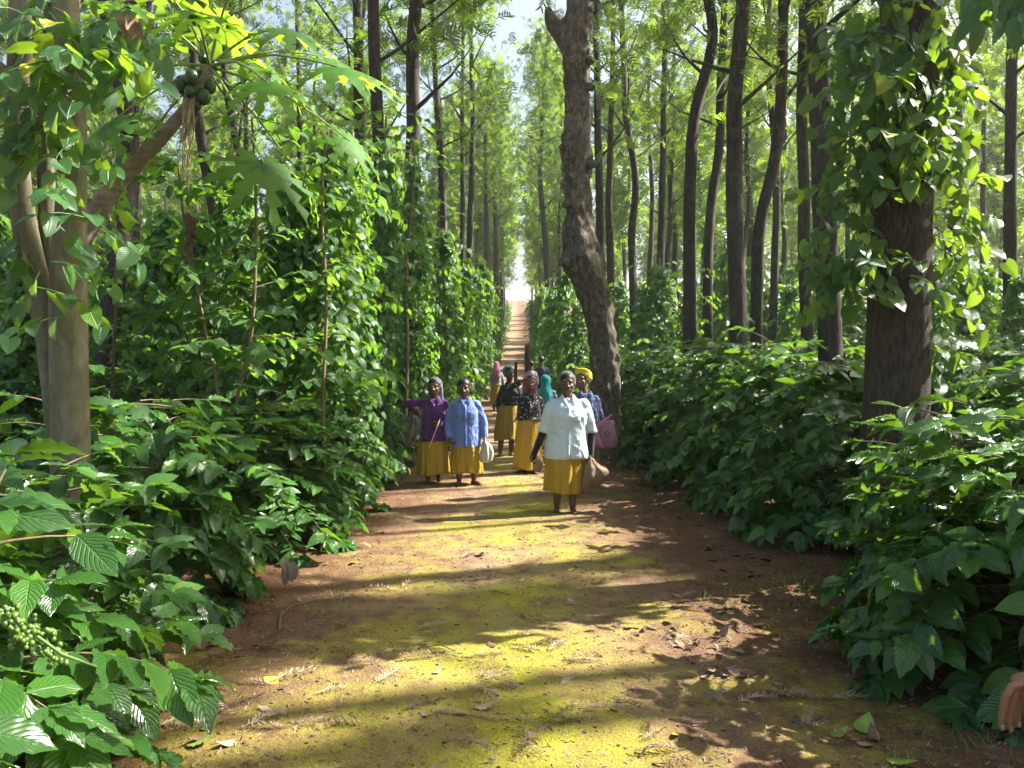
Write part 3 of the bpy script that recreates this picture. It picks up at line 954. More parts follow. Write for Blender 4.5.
VSPOT = [  # pixel x, top y, depth, width factor
    (383, 135, 10.6, 1.0, 'pepper vine column catching the sun beside the path behind the women'), (352, 105, 9.4, 1.1, 'tall leafy pepper vine column left of the sunlit one'),
    (325, 95, 8.3, 1.25, 'pepper vine column right of the papaya leaves'), (283, 120, 8.2, 1.2, 'shaded pepper vine column below the papaya leaves'),
    (243, 150, 9.2, 1.2, None), (200, 190, 9.8, 1.2, None), (160, 215, 9.0, 1.1, None), (118, 225, 10.5, 1.1, None),
    (415, 140, 13.2, 1.1, None), (345, 180, 11.2, 1.3, None), (305, 190, 11.8, 1.3, None), (255, 215, 12.4, 1.3, None), (205, 230, 12.8, 1.3, None),
    (446, 205, 14.0, 1.1, None), (455, 235, 17.0, 1.1, None), (425, 220, 16.0, 1.3, None), (466, 245, 20.0, 1.1, None), (475, 256, 24.0, 1.1, None), (482, 262, 29.0, 1.1, None), (488, 270, 35.0, 1.1, None), (493, 276, 42.0, 1.1, None), (497, 282, 50.0, 1.1, None),
    (395, 230, 18.0, 1.5, None), (360, 240, 19.0, 1.5, None), (320, 245, 18.5, 1.5, None), (280, 245, 17.5, 1.5, None), (235, 250, 18.0, 1.5, None), (190, 255, 17.0, 1.5, None), (150, 250, 16.0, 1.5, None), (110, 250, 16.0, 1.5, None),
    (28, 230, 6.6, .9, 'shaded vine column at the left edge of the photo, behind the pale trunk'), (-10, 200, 7.2, 1.1, None), (20, 240, 10.5, 1.3, None), (100, 290, 13, 1.3, None), (60, 240, 14.0, 1.4, None),
    (533, 300, 50.0, 1.1, None), (537, 295, 42.0, 1.1, None), (543, 287, 35.0, 1.1, None), (549, 280, 29.0, 1.1, None), (556, 284, 25.0, 1.2, None), (566, 272, 21.0, 1.2, None), (575, 285, 17.5, 1.0, None),
    (690, 255, 14.4, .8, 'pepper vine wrapped round the foot of the S-bent tree'), (738, 262, 13.3, .55, 'sparse vine on the stout straight tree'), (640, 285, 26.0, 1.4, None), (665, 280, 28.0, 1.4, None), (620, 280, 24.0, 1.3, None), (700, 285, 27.0, 1.5, None),
    (772, 285, 24.0, 1.5, None), (790, 270, 20.0, 1.3, None), (735, 290, 26.0, 1.4, None), (850, 270, 17.0, 1.3, None), (935, 235, 10.5, 1.1, 'sunlit vine column right of the big trunk'), (965, 265, 15.0, 1.2, None), (985, 270, 18.0, 1.3, None), (1022, 255, 14.0, 1.2, None), (960, 255, 19.0, 1.3, None),
]
for i, (vx, vt, Y, w, lab) in enumerate(VSPOT):
    x = (vx - 512) / FPX * Y
    top = EYE + (HOR - vt) / FPX * Y - gz(x, Y)
    s_ = top / 4.7
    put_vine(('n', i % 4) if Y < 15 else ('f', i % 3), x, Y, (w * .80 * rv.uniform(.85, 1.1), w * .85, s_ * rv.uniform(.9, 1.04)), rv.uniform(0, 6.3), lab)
for _ in range(400):
    if len(vines) > 150: break
    y = rv.uniform(19, 60); x = rv.uniform(-1, 1) * (.72 * y + 1)
    if abs(x) < 3.2: continue
    put_vine(('f', rv.randrange(3)), x, y, (1.4, 1.4, rv.uniform(.6, 1.15)), rv.uniform(0, 6.3))

# ------------------------------------------------------------------ foreground trunks
def W(o, x, y, Y, dy=0):
    return px(x, y, Y) - Vector(o)
def course_trunk(o, course, Y, seg=28, amp=.05, seed=1, sub=10):
    """course: [(px_x, px_y, px_width)] -> tube arrays in local space of o"""
    P = [W(o, a, b_, Y) for a, b_, _ in course]; R_ = [w / 2 / FPX * Y for _, _, w in course]
    n = len(P); t = np.arange(n); tt = np.linspace(0, n - 1, (n - 1) * sub + 1)
    P = np.array([tuple(p_) for p_ in P])
    def sm(a):
        q = np.interp(tt, t, a); k = np.ones(sub) / sub
        return np.convolve(np.pad(q, (sub // 2, sub - 1 - sub // 2), 'edge'), k, 'valid')
    PP = np.stack([sm(P[:, i]) for i in range(3)], 1); RR = sm(np.array(R_))
    return tube(PP, RR, seg, bump=bark_bump(seed, amp))

# pale many-stemmed tree at the left
o = (-2.5, 4.2, 0)
pt = empty('multi_stem_tree', o)
tag(pt, 'pale smooth-barked tree with three stems and climbing leaves at the left edge', 'tree')
b_ = Buf(); b_.add(*course_trunk(o, [(71, 700, 42), (70, 560, 38), (70, 450, 35), (69, 350, 35), (69, 280, 34), (73, 200, 27), (75, 140, 26), (71, 60, 25), (66, -10, 24), (60, -140, 22)], 4.2, amp=.035, seed=3)); b_.build('trunk', M['bark_pale'], pt)
b_ = Buf(); b_.add(*course_trunk(o, [(60, 480, 18), (55, 400, 22), (50, 330, 24), (30, 250, 23), (20, 190, 22), (18, 130, 22), (22, 70, 23), (25, 0, 23), (22, -120, 20)], 4.26, amp=.035, seed=4)); b_.build('stem', M['bark_pale'], pt)
b_ = Buf(); b_.add(*course_trunk(o, [(66, 420, 18), (61, 330, 20), (53, 250, 22), (51, 190, 22), (50, 130, 21), (56, 60, 19), (80, -20, 17), (110, -120, 14)], 4.36, amp=.035, seed=5)); b_.build('stem', M['bark_pale'], pt)
b_ = Buf(); b_.add(*course_trunk(o, [(22, 95, 17), (8, 80, 15), (-8, 62, 14), (-40, 50, 12)], 4.24, amp=.05, seed=6)); b_.build('branch', M['bark_pale'], pt)

def vine_cluster(root, o, spots, seed, ls=(.10, .15), mat='vine_near', stems=True, T=HEART_C):
    """spots: (px x, px y, spread x, spread y, depth, depth spread, count)"""
    r = random.Random(seed); g_ = np.random.default_rng(seed)
    fb, sb = Buf(), Buf()
    for (cx, cy_, sx, sy, Y, sd, n) in spots:
        k = 0
        while k < n:
            # a shoot with leaves on alternate sides
            q = np.array(W(o, cx + r.uniform(-sx, sx), cy_ + r.uniform(-sy, sy), Y + r.uniform(-sd, sd)))
            d = np.array([r.uniform(-1, 1), r.uniform(-.8, .4), r.uniform(-.9, .5)]); d /= np.linalg.norm(d)
            path_ = [q.copy()]
            LPs, LDs, LNs = [], [], []
            for m in range(r.randint(3, 6)):
                d = d + np.array([r.uniform(-.3, .3), r.uniform(-.3, .3), -.15]); d /= np.linalg.norm(d)
                q = q + d * .065; path_.append(q.copy())
                side = np.cross(d, [0, 0, 1.0]) * (1 if m % 2 else -1)
                dd = d * .4 + side * r.uniform(.4, 1) + [r.uniform(-.3, .3), r.uniform(-.5, .2), r.uniform(-.9, -.1)]
                LPs.append(q + dd / np.linalg.norm(dd) * .03); LDs.append(dd)
                LNs.append([r.uniform(-.5, .5), r.uniform(-.9, .2), r.uniform(.3, 1.0)]); k += 1
            m = len(LPs)
            rn = np.clip(g_.beta(1.5, 2.5, m) + (.35 if r.random() < .15 else 0), 0, 1)
            scatter(fb, T, basis(np.array(LDs), np.array(LNs)) * g_.uniform(ls[0], ls[1], m)[:, None, None], np.array(LPs), rn)
            sb.add(*tube(path_, np.linspace(.004, .002, len(path_)), 4, cap=False))
    if stems:
        tv, tf, tu, tr = sb.arrays(); fb.add(tv, tf, tu * 0 + .3, .4)
    fb.build('foliage', M[mat], root)
v1 = empty('climbing_vine', o)
tag(v1, 'heart-leaved vine with big pale leaves hanging on the pale three-stemmed tree', 'vine')
vine_cluster(v1, o, [(85, 25, 45, 40, 4.0, .25, 75), (45, 60, 30, 50, 4.0, .15, 45), (30, 115, 20, 30, 3.95, .1, 20), (60, 100, 35, 30, 4.05, .15, 30), (95, 60, 25, 40, 4.0, .2, 32),
                     (75, 160, 18, 25, 4.0, .1, 10), (85, 218, 28, 22, 3.95, .1, 16), (55, 290, 22, 30, 3.98, .1, 18), (8, 220, 14, 60, 4.1, .2, 14), (125, 15, 25, 25, 4.2, .3, 24), (75, 185, 12, 40, 3.95, .05, 10)], 4, ls=(.085, .135))
# dead brown leaf in it
dl = Buf(); scatter(dl, HEART_C, basis(np.array([[.1, 0, -1.]] * 3), np.array([[.2, -1, .2], [.8, -.6, .1], [-.6, -.7, .2]])) * .10, np.array([tuple(px(126 + 7 * k, 18 + 3 * k, 3.9)) for k in range(3)]), np.array([.2, .5, .8]))
d_ = dl.build('withered_leaf', M['dry']); tag(d_, 'brown withered leaf hanging among the vine leaves at top left', 'leaf')

# big vine-clad trunk at the right
o = (3.08, 6.0, 0)
bt = empty('shade_tree', o)
tag(bt, 'massive dark brown trunk clad in heart-leaved vine, right of the path', 'tree')
b_ = Buf(); b_.add(*course_trunk(o, [(893, 640, 70), (893, 520, 65), (894, 440, 61), (897, 330, 58), (899, 240, 57), (901, 170, 60), (905, 90, 57), (909, 0, 55), (915, -150, 50), (915, -400, 44), (905, -700, 38), (900, -1000, 26)], 6.0, seg=48, amp=.035, seed=8, sub=24)); b_.build('trunk', M['bark_big'], bt)
b_ = Buf(); b_.add(*course_trunk(o, [(909, -60, 22), (870, -150, 18), (800, -300, 14), (740, -500, 9), (700, -650, 5)], 6.0, amp=.05, seed=9)); b_.build('limb', M['bark_big'], bt)
b_ = Buf(); b_.add(*course_trunk(o, [(912, -200, 22), (980, -330, 18), (1060, -500, 14), (1130, -800, 8)], 6.3, amp=.05, seed=9)); b_.build('limb', M['bark_big'], bt)
# crown above the picture
g_ = np.random.default_rng(77)
cp = np.concatenate([np.array(W(o, a, b2, Y2)) + g_.normal(0, .8, (420, 3)) * [1, 1, .5] for a, b2, Y2 in ((700, -650, 6), (740, -850, 6.5), (900, -1000, 6), (1130, -850, 6.5), (1000, -950, 7.2), (860, -900, 5.4))])
keep = ~is_lit(cp + np.array(o)); cp = cp[keep]
fb = Buf(); scatter(fb, LEAF_M, basis(g_.normal(0, 1, (len(cp), 3)), g_.normal(0, .5, (len(cp), 3)) + [0, 0, 1]) * g_.uniform(.2, .34, len(cp))[:, None, None], cp, g_.random(len(cp)))
fb.build('crown', M['pepper'], bt)
v2 = empty('climbing_vine', o)
tag(v2, 'lush vine with heart-shaped leaves round the upper part of the massive right trunk', 'vine')
vine_cluster(v2, o, [(905, 10, 52, 35, 5.65, .2, 105), (900, 60, 50, 35, 5.6, .2, 85), (900, 105, 48, 30, 5.6, .2, 75), (895, 140, 40, 25, 5.62, .12, 55),
                     (860, 110, 25, 40, 5.8, .3, 75), (850, 60, 20, 40, 5.9, .3, 55), (848, 170, 18, 30, 5.85, .2, 42), (870, 200, 16, 25, 5.7, .15, 26), (843, 240, 22, 26, 5.75, .2, 48), (862, 270, 22, 22, 5.65, .15, 40), (835, 290, 14, 20, 5.8, .15, 14), (838, 215, 12, 24, 5.9, .15, 14),
                     (950, 50, 18, 40, 5.9, .25, 55), (950, 110, 18, 30, 5.95, .25, 45), (950, 165, 20, 30, 6.0, .3, 52), (948, 215, 18, 26, 6.0, .25, 42), (944, 265, 15, 26, 6.0, .2, 30), (942, 320, 12, 30, 6.05, .2, 24), (938, 375, 8, 25, 6.05, .15, 12),
                     (935, 130, 15, 50, 5.75, .1, 30), (897, 270, 30, 20, 5.62, .05, 8)], 6, ls=(.09, .15))

# knotty old trunk by the path
o = (1.66, 13.0, gz(1.66, 13))
ot = empty('old_tree', o)
tag(ot, 'knotty old tree with a broken stub and bulges, at the right verge behind the women', 'tree')
b_ = Buf()
V, F, U = course_trunk(o, [(608, 480, 36), (607, 440, 31), (607, 400, 28), (606, 350, 27), (598, 305, 31), (587, 275, 35), (581, 260, 40), (581, 245, 34), (580, 215, 26), (577, 180, 29), (575, 150, 28), (576, 120, 25), (577, 95, 24), (576, 75, 26), (578, 55, 24), (575, 35, 30), (580, 18, 24), (579, 0, 24), (584, -20, 26), (588, -60, 22), (596, -160, 18), (600, -300, 12)], 13, seg=48, amp=.13, seed=12, sub=20)
nv = vnoise(V, 5.5, 2)
cxy = V - np.array([np.interp(V[:, 2], U[:, 1] * 0 + V[:, 2], V[:, 0]), V[:, 1] * 0, V[:, 2]]).T * 0
V[:, 0] += nv * .045 + vnoise(V, 14, 4) * .018; V[:, 1] += vnoise(V, 5.1, 9) * .045 + vnoise(V, 15, 6) * .018
b_.add(V, F, U); b_.build('trunk', M['bark_old'], ot)
b_ = Buf(); V, F, U = course_trunk(o, [(577, 62, 18), (566, 44, 17), (556, 30, 15), (550, 22, 13), (547, 8, 5)], 13, seg=16, amp=.15, seed=13); b_.add(V, F, U); b_.build('broken_stub', M['bark_old'], ot)
for k, (a, b2, w) in enumerate([(589, 62, 12), (590, 88, 11), (566, 148, 14), (568, 205, 11), (592, 165, 10), (603, 292, 15), (571, 262, 22), (588, 12, 10), (570, 100, 8)]):
    b_ = Buf(); V, F = ellipsoid(W(o, a, b2, 12.86), np.array([w, w * .9, w * .8]) / 2 / FPX * 13, seg=14, rings=10)
    V = V + vnoise(V, 20, k)[:, None] * .02; b_.add(V, F); b_.build('burr', M['bark_old'], ot)
fb = Buf(); g_ = np.random.default_rng(5)
for (a, b2, n) in ((601, 286, 26), (597, 70, 12), (575, 66, 8), (593, 85, 8), (608, 300, 16), (572, 180, 6)):
    P = np.array([tuple(W(o, a, b2, 12.75))] * n) + g_.normal(0, .07, (n, 3))
    scatter(fb, LEAF_M, basis(g_.normal(0, 1, (n, 3)), g_.normal(0, .5, (n, 3)) + [0, -.3, 1]) * .10, P, g_.random(n))
tops = np.concatenate([np.array(W(o, a, b2, Y2)) + g_.normal(0, .8, (260, 3)) for a, b2, Y2 in ((600, -300, 13), (560, -250, 13.5), (650, -330, 12.5), (600, -380, 14))])
tops = tops[~is_lit(tops + np.array(o))]
scatter(fb, LEAF_M, basis(g_.normal(0, 1, (len(tops), 3)), g_.normal(0, .5, (len(tops), 3)) + [0, 0, 1]) * g_.uniform(.14, .22, len(tops))[:, None, None], tops, g_.random(len(tops)))
fb.build('foliage', M['pepper'], ot)

# ------------------------------------------------------------------ papaya
def papaya_leaf(seed):
    r = random.Random(seed); V, F, U = [], [], []
    nl = 9
    for k in range(nl):
        a = radians(-148 + 296 * k / (nl - 1)); L_ = .56 * (1 - .28 * abs(k - 4) / 4) * r.uniform(.9, 1.05)
        n = 9; base = len(V)
        for i in range(n + 1):
            t = i / n
            w = .046 * (1 - t) ** .5 * (.45 + .75 * (t < .28) * (1 - t) + (1.9 if i in (3, 5, 7) else .55) * (t >= .28)) * (1 if t < 1 else .05)
            x = t * L_; z = -.20 * t * t * L_ / .5 + r.uniform(-.006, .006)
            for s_ in (-1, 0, 1):
                sweep = -.03 if (i in (3, 5, 7)) else 0
                X, Y_ = x + (.05 if (i in (3, 5, 7) and s_) else 0), s_ * w
                V.append((X * cos(a) - Y_ * sin(a), X * sin(a) + Y_ * cos(a), z - abs(s_) * .012)); U.append((t, .5 + s_ * .5))
        for i in range(n):
            for s_ in (0, 1):
                q = base + i * 3 + s_; F.append((q, q + 3, q + 4, q + 1))
    return np.array(V), [np.array(F)], np.array(U)
o = tuple(px(30, 560, 6.3)); o = (o[0] - .2, 6.3, 0)
pp = empty('papaya_tree', o)
tag(pp, 'leaning papaya tree with lobed leaves and a bunch of dark green fruit, upper left', 'tree')
b_ = Buf(); b_.add(*course_trunk(o, [(68, 560, 26), (68, 440, 24), (66, 340, 22), (74, 250, 20), (104, 203, 17), (130, 172, 15), (145, 158, 14), (162, 139, 14), (178, 122, 12), (194, 102, 12), (206, 84, 11), (212, 62, 9)], 6.3, seg=24, amp=.10, seed=20)); b_.build('trunk', M['papaya_bark'], pp)
for (a, b2, w, dy) in ((186, 88, 15, -.05), (199, 84, 13, -.12), (197, 98, 10, -.12), (207, 100, 14, -.05), (200, 108, 10, -.05), (211, 88, 12, .0), (192, 78, 12, .02), (203, 74, 13, .04), (191, 97, 9, -.02), (213, 66, 11, .02), (206, 62, 9, -.05)):
    b_ = Buf(); b_.add(*ellipsoid(W(o, a, b2, 6.3) + Vector((0, dy, 0)), np.array([w, w, w * 1.22]) / 2 / FPX * 6.3, seg=18, rings=12)); b_.build('fruit', M['papaya_fruit'], pp)
PL = [  # leaf centre px, depth offset, leaf direction/normal, size, droop
    ((345, 78), -.2, .62), ((292, 112), -.6, .50), ((300, 195), -.9, .58), ((100, 160), .4, .62), ((128, 138), -.3, .6), ((143, 26), .3, .55), ((88, 66), .5, .5),
    ((250, 40), .6, .62), ((285, 25), .1, .58), ((215, 12), .2, .62), ((170, 48), -.7, .55), ((238, 68), -.9, .5), ((318, 30), .6, .5), ((270, 150), 1.0, .55), ((180, 8), -.3, .55), ((330, 112), .8, .55), ((262, 6), -.5, .55)]
c0 = W(o, 211, 68, 6.3)
for i, ((a, b2), dy, sz) in enumerate(PL):
    r = random.Random(i)
    c1 = W(o, a, b2, 6.3) + Vector((0, dy, 0))
    mid = (c0 + c1) / 2 + Vector((0, 0, .10 if b2 < 120 else .06))
    b_ = Buf(); b_.add(*tube([c0, c0 * .6 + mid * .4 + Vector((0, 0, .02)), mid, mid * .5 + c1 * .5 + Vector((0, 0, .015)), c1], [.013, .011, .009, .008, .006], 6)); pe = b_.build('leaf_stalk', M['petiole'], pp)
    d = (c1 - c0).normalized()
    D = np.array([[d.x, d.y, min(d.z, .0) - .15]])
    Nn = np.array([[d.x * .3 + r.uniform(-.2, .2), -.55 + r.uniform(-.2, .2), .75]])
    b_ = Buf(); scatter(b_, papaya_leaf(i), basis(D, Nn) * sz / .62, np.array([tuple(c1)]), np.array([r.random()])); b_.build('leaf', M['papaya'], pp)
b_ = Buf()
rr = random.Random(3)
for k in range(16):
    s_ = Vector(W(o, rr.uniform(184, 197), rr.uniform(98, 106), 6.2)); e = Vector(W(o, rr.uniform(178, 194), rr.uniform(128, 160) if k < 12 else 180, 6.2))
    b_.add(*tube([s_, (s_ + e) / 2 + Vector((rr.uniform(-.03, .03), rr.uniform(-.05, .05), 0)), e], [.007, .006, .003], 5))
b_.build('dead_stalks', M['dry_pale'], pp)
b_ = Buf()
P = np.array([tuple(px(190 + rr.uniform(-2, 2), 212 + k * 4, 6.0)) for k in range(10)])
scatter(b_, LEAF_M, basis(np.array([[rr.uniform(-.3, .3), rr.uniform(-.2, .2), -1] for k in range(10)]), np.array([[rr.uniform(-1, 1), -1, 0] for k in range(10)])) * .11, P, RNG.random(10))
b_.add(*tube([px(192, 150, 6.15), px(189, 185, 6.05), px(191, 212, 6.0)], .003, 4))
d_ = b_.build('withered_leaf', M['dry_dark']); tag(d_, 'curled brown dead leaf dangling on a thread under the papaya fruit', 'leaf')

# ------------------------------------------------------------------ broad-leaved saplings and low shoots
def sapling(o, courses, nleaf, seed, ls=(.10, .16), spread=34, label='', T=HEART_C, thick=4.5):
    r = random.Random(seed); g_ = np.random.default_rng(seed)
    root = empty('sapling', o); tag(root, label, 'sapling')
    sb, fb = Buf(), Buf()
    for c in courses:
        Y = c[0]; pts = c[1:]
        w = np.linspace(thick, 2, len(pts))
        b1 = course_trunk(o, [(a, b2, ww) for (a, b2), ww in zip(pts, w)], Y, seg=8, amp=.05)
        sb.add(*b1)
        pts = np.array(pts, dtype=float)
        for k in range(nleaf // len(courses) // 6):
            u_ = r.uniform(.3, 1) * (len(pts) - 1); i = min(int(u_), len(pts) - 2)
            q = pts[i] * (1 - u_ + i) + pts[i + 1] * (u_ - i)
            p0 = np.array(W(o, q[0], q[1], Y))
            a = r.uniform(0, 6.28); d = np.array([cos(a), sin(a), r.uniform(-.1, .5)])
            pa = [p0]; qq = p0
            LPs, LDs = [], []
            nst = 6
            for m in range(nst):
                d = d + [r.uniform(-.2, .2), r.uniform(-.2, .2), -.08]; d /= np.linalg.norm(d)
                qq = qq + d * spread / FPX * Y / nst * r.uniform(.8, 1.6); pa.append(qq)
                side = np.cross(d, [0, 0, 1.0]) * (1 if m % 2 else -1)
                LPs.append(qq); LDs.append(d * .5 + side * .8 + [0, 0, r.uniform(-.6, .0)])
            sb.add(*tube(pa, np.linspace(.005, .002, len(pa)), 4, cap=False))
            scatter(fb, T, basis(np.array(LDs), g_.normal(0, .3, (nst, 3)) + [0, -.25, 1]) * g_.uniform(ls[0], ls[1], nst)[:, None, None], np.array(LPs), g_.random(nst) ** 1.5)
    sb.build('stem', M['twig'], root); fb.build('foliage', M['sapling'], root)
sapling((-2.75, 6.9, 0), [(6.9, (222, 480), (219, 390), (208, 345), (198, 290), (185, 230), (178, 150)), (6.9, (224, 480), (238, 388), (252, 345), (257, 250), (256, 170), (252, 110))], 420, 31, label='broad-leaved sapling with two thin bare stems rising from the sunlit coffee bush', spread=60)
sapling((-1.9, 7.6, 0), [(7.6, (325, 480), (322, 400), (328, 300), (320, 200), (330, 120))], 220, 32, label='slender leafy sapling in front of the shaded vine wall', spread=50)
sapling((-1.75, 10.9, 0), [(10.9, (386, 450), (384, 380), (387, 250), (384, 160), (387, 110)), (11.6, (404, 440), (408, 360), (405, 260), (416, 180), (412, 130))], 380, 33, label='bright leafy young tree in the sun at the left verge, above the purple-shirted woman', spread=46)
sapling((-4.2, 7.4, 0), [(7.4, (110, 480), (112, 380), (118, 280), (112, 180))], 180, 34, label='leafy sapling just right of the pale trunk', spread=50)

# drooping branch at the upper right corner
o = (3.6, 3.9, 0)
ob = empty('young_tree', o); tag(ob, 'dark leaves drooping from a branch in the upper right corner', 'tree')
b_ = Buf(); b_.add(*course_trunk(o, [(1250, 1050, 16), (1250, 600, 15), (1245, 200, 13), (1220, -50, 11), (1150, -90, 8), (1060, -40, 5), (1000, -5, 3)], 3.8, seg=10)); b_.build('trunk', M['bark'], ob)
rr = random.Random(8); LPs, LDs, LNs = [], [], []
for k in range(70):
    q = W(o, rr.uniform(965, 1090), rr.uniform(-60, 22) + 0, 3.8 + rr.uniform(-.2, .2)); LPs.append(tuple(q)); LDs.append((rr.uniform(-.8, .2), rr.uniform(-.3, .3), -rr.uniform(.4, 1))); LNs.append((rr.uniform(-.6, .4), -.8, .6))
b_ = Buf(); v, f, uv = LEAF_C; v = v * [1, .7, 1]
scatter(b_, (v, f, uv), basis(np.array(LDs), np.array(LNs)) * RNG.uniform(.14, .22, 70)[:, None, None], np.array(LPs), RNG.random(70) * .5); b_.build('foliage', M['coffee'], ob)

# ------------------------------------------------------------------ people
def cloth(name, col, rough=.8, sheen=.2, pattern=None, col2=None, scale=20, col3=None, sub=False):
    m, t, b, N, L = nodes(name)
    tc = N('ShaderNodeTexCoord')
    n = noise_node(t, 9, 4, .6, tc.outputs['Object'])
    w = noise_node(t, 220, 2, .5, tc.outputs['Object'])
    base = mixc(t, math_node(t, 'MULTIPLY', n.outputs[0], .35), col, tuple(c * .72 for c in col))
    if pattern == 'floral':
        v = N('ShaderNodeTexVoronoi'); v.inputs['Scale'].default_value = scale; L(tc.outputs['Object'], v.inputs['Vector'])
        nn = noise_node(t, scale * 1.6, 3, .6, tc.outputs['Object'])
        f = math_node(t, 'GREATER_THAN', math_node(t, 'ADD', math_node(t, 'SUBTRACT', .62, v.outputs['Distance']), math_node(t, 'MULTIPLY', nn.outputs[0], .5)), .62)
        base = mixc(t, f, base, col2)
    if pattern == 'plaid':
        sp = N('ShaderNodeSeparateXYZ'); L(tc.outputs['Object'], sp.inputs[0])
        fs = []
        for k in (0, 2):
            fr = math_node(t, 'FRACT', math_node(t, 'MULTIPLY', sp.outputs[k], scale))
            fs.append(math_node(t, 'LESS_THAN', fr, .28))
        f = math_node(t, 'MULTIPLY', math_node(t, 'ADD', fs[0], fs[1]), .42, True)
        base = mixc(t, f, base, col2)
    L(base, b.inputs['Base Color'])
    b.inputs['Roughness'].default_value = rough
    b.inputs['Specular IOR Level'].default_value = .25
    b.inputs['Sheen Weight'].default_value = sheen
    bp = N('ShaderNodeBump'); bp.inputs['Strength'].default_value = .75; bp.inputs['Distance'].default_value = .03
    fmp = N('ShaderNodeMapping'); fmp.inputs['Scale'].default_value = (1, 1, .35); fmp.inputs['Rotation'].default_value = (0, .35, 0); L(tc.outputs['Object'], fmp.inputs[0])
    fo = noise_node(t, 13, 3, .5, fmp.outputs[0], .8)
    L(math_node(t, 'ADD', fo.outputs[0], math_node(t, 'MULTIPLY', w.outputs[0], .05)), bp.inputs['Height']); L(bp.outputs[0], b.inputs['Normal'])
    return m

def skin_mat(name, col):
    m, t, b, N, L = nodes(name)
    tc = N('ShaderNodeTexCoord'); n = noise_node(t, 25, 4, .6, tc.outputs['Object'])
    L(mixc(t, n.outputs[0], col, tuple(c * .7 for c in col)), b.inputs['Base Color'])
    b.inputs['Roughness'].default_value = .48
    b.inputs['Subsurface Weight'].default_value = .06
    b.inputs['Subsurface Radius'].default_value = (.01, .004, .002)
    return m
SK = skin_mat('dark_skin', (.15, .072, .045)); SK2 = skin_mat('brown_skin', (.22, .115, .07)); SK3 = skin_mat('tan_skin', (.25, .115, .07))
HAIR = simple('black_hair', (.012, .010, .009), .45, .4, 60, .4, .4)
EYEW = simple('eye_white', (.6, .57, .52), .3, .5); EYED = simple('eye_dark', (.012, .008, .006), .2, .6)
TEETH = simple('teeth', (.62, .58, .50), .3, .5)
LIP = simple('lip', (.13, .045, .038), .4, .5)
SKIRT = cloth('yellow_wrap_cloth', (.42, .265, .025), .38, .1, pattern='floral', col2=(.52, .35, .05), scale=34)
SKIRT2 = cloth('ochre_wrap_cloth', (.38, .25, .035), .6, .15)
BLACKC = cloth('dark_sleeve', (.014, .016, .022), .85)

def remesh(buf, name, mat, parent, voxel, smooth=3, noise_amp=0, noise_s=9, seed=0, post=None):
    V, F, U, R = buf.arrays()
    o = mesh_obj(name, V, F, None)
    md = o.modifiers.new('r', 'REMESH'); md.mode = 'VOXEL'; md.voxel_size = voxel; md.adaptivity = 0
    s_ = o.modifiers.new('s', 'SMOOTH'); s_.factor = .5; s_.iterations = smooth
    dg = bpy.context.evaluated_depsgraph_get(); dg.update()
    me = bpy.data.meshes.new_from_object(o.evaluated_get(dg))
    old = o.data; bpy.data.objects.remove(o); bpy.data.meshes.remove(old)
    me.name = name
    n = len(me.vertices); co = np.empty(n * 3, np.float32); me.vertices.foreach_get('co', co); co = co.reshape(-1, 3)
    if noise_amp:
        nr = np.empty(n * 3, np.float32); me.vertices.foreach_get('normal', nr); nr = nr.reshape(-1, 3)
        q = co * [1, 1, .75]
        h = vnoise(q, noise_s, seed) * .6 + (1 - np.abs(vnoise(q, noise_s * 1.9, seed + 3)) * 2) * .45
        co = co + nr * (h * noise_amp)[:, None]
    if post is not None: co = post(co)
    me.vertices.foreach_set('co', co.astype(np.float32).ravel())
    me.polygons.foreach_set('use_smooth', np.ones(len(me.polygons), dtype=bool))
    me.materials.clear(); me.materials.append(mat)
    me.update()
    ob = bpy.data.objects.new(name, me); COL.objects.link(ob); ob.parent = parent
    return ob

def ring_loft(rings, seg=40, fold=None, thick=None, cap=True):
    """rings: (centre, rx, ry, yaw) -> closed tube of elliptical sections"""
    V = []; a = np.linspace(0, 2 * pi, seg, endpoint=False)
    for k, (c, rx, ry, yaw) in enumerate(rings):
        f = 1 if fold is None else fold(a, k / (len(rings) - 1))
        x, y = np.cos(a) * rx * f, np.sin(a) * ry * f
        V.append(np.stack([c[0] + x * cos(yaw) - y * sin(yaw), c[1] + x * sin(yaw) + y * cos(yaw), np.full(seg, c[2])], 1))
    n = len(rings)
    if thick:
        for k in range(n - 1, -1, -1):
            c = np.array(rings[k][0]); q = V[k]; V.append(c + (q - c) * (1 - thick / max(rings[k][1], .05)))
        n = 2 * n
    V = np.concatenate(V)
    i = np.arange(n - 1)[:, None] * seg; j = np.arange(seg)[None]
    F = [np.stack([i + j, i + (j + 1) % seg, i + seg + (j + 1) % seg, i + seg + j], -1).reshape(-1, 4)]
    if cap and not thick:
        V = np.concatenate([V, [np.array(rings[0][0])], [np.array(rings[-1][0])]]); jj = np.arange(seg)
        F += [np.stack([(jj + 1) % seg, jj, np.full(seg, n * seg)], 1), np.stack([(n - 1) * seg + jj, (n - 1) * seg + (jj + 1) % seg, np.full(seg, n * seg + 1)], 1)]
    if thick:
        jj = np.arange(seg); F.append(np.stack([(n - 1) * seg + jj, (n - 1) * seg + (jj + 1) % seg, (jj + 1) % seg, jj], 1))
    return V, F

def rotm(yaw, pitch, roll=0):
    return np.array((Matrix.Rotation(yaw, 3, 'Z') @ Matrix.Rotation(pitch, 3, 'X') @ Matrix.Rotation(roll, 3, 'Y')))

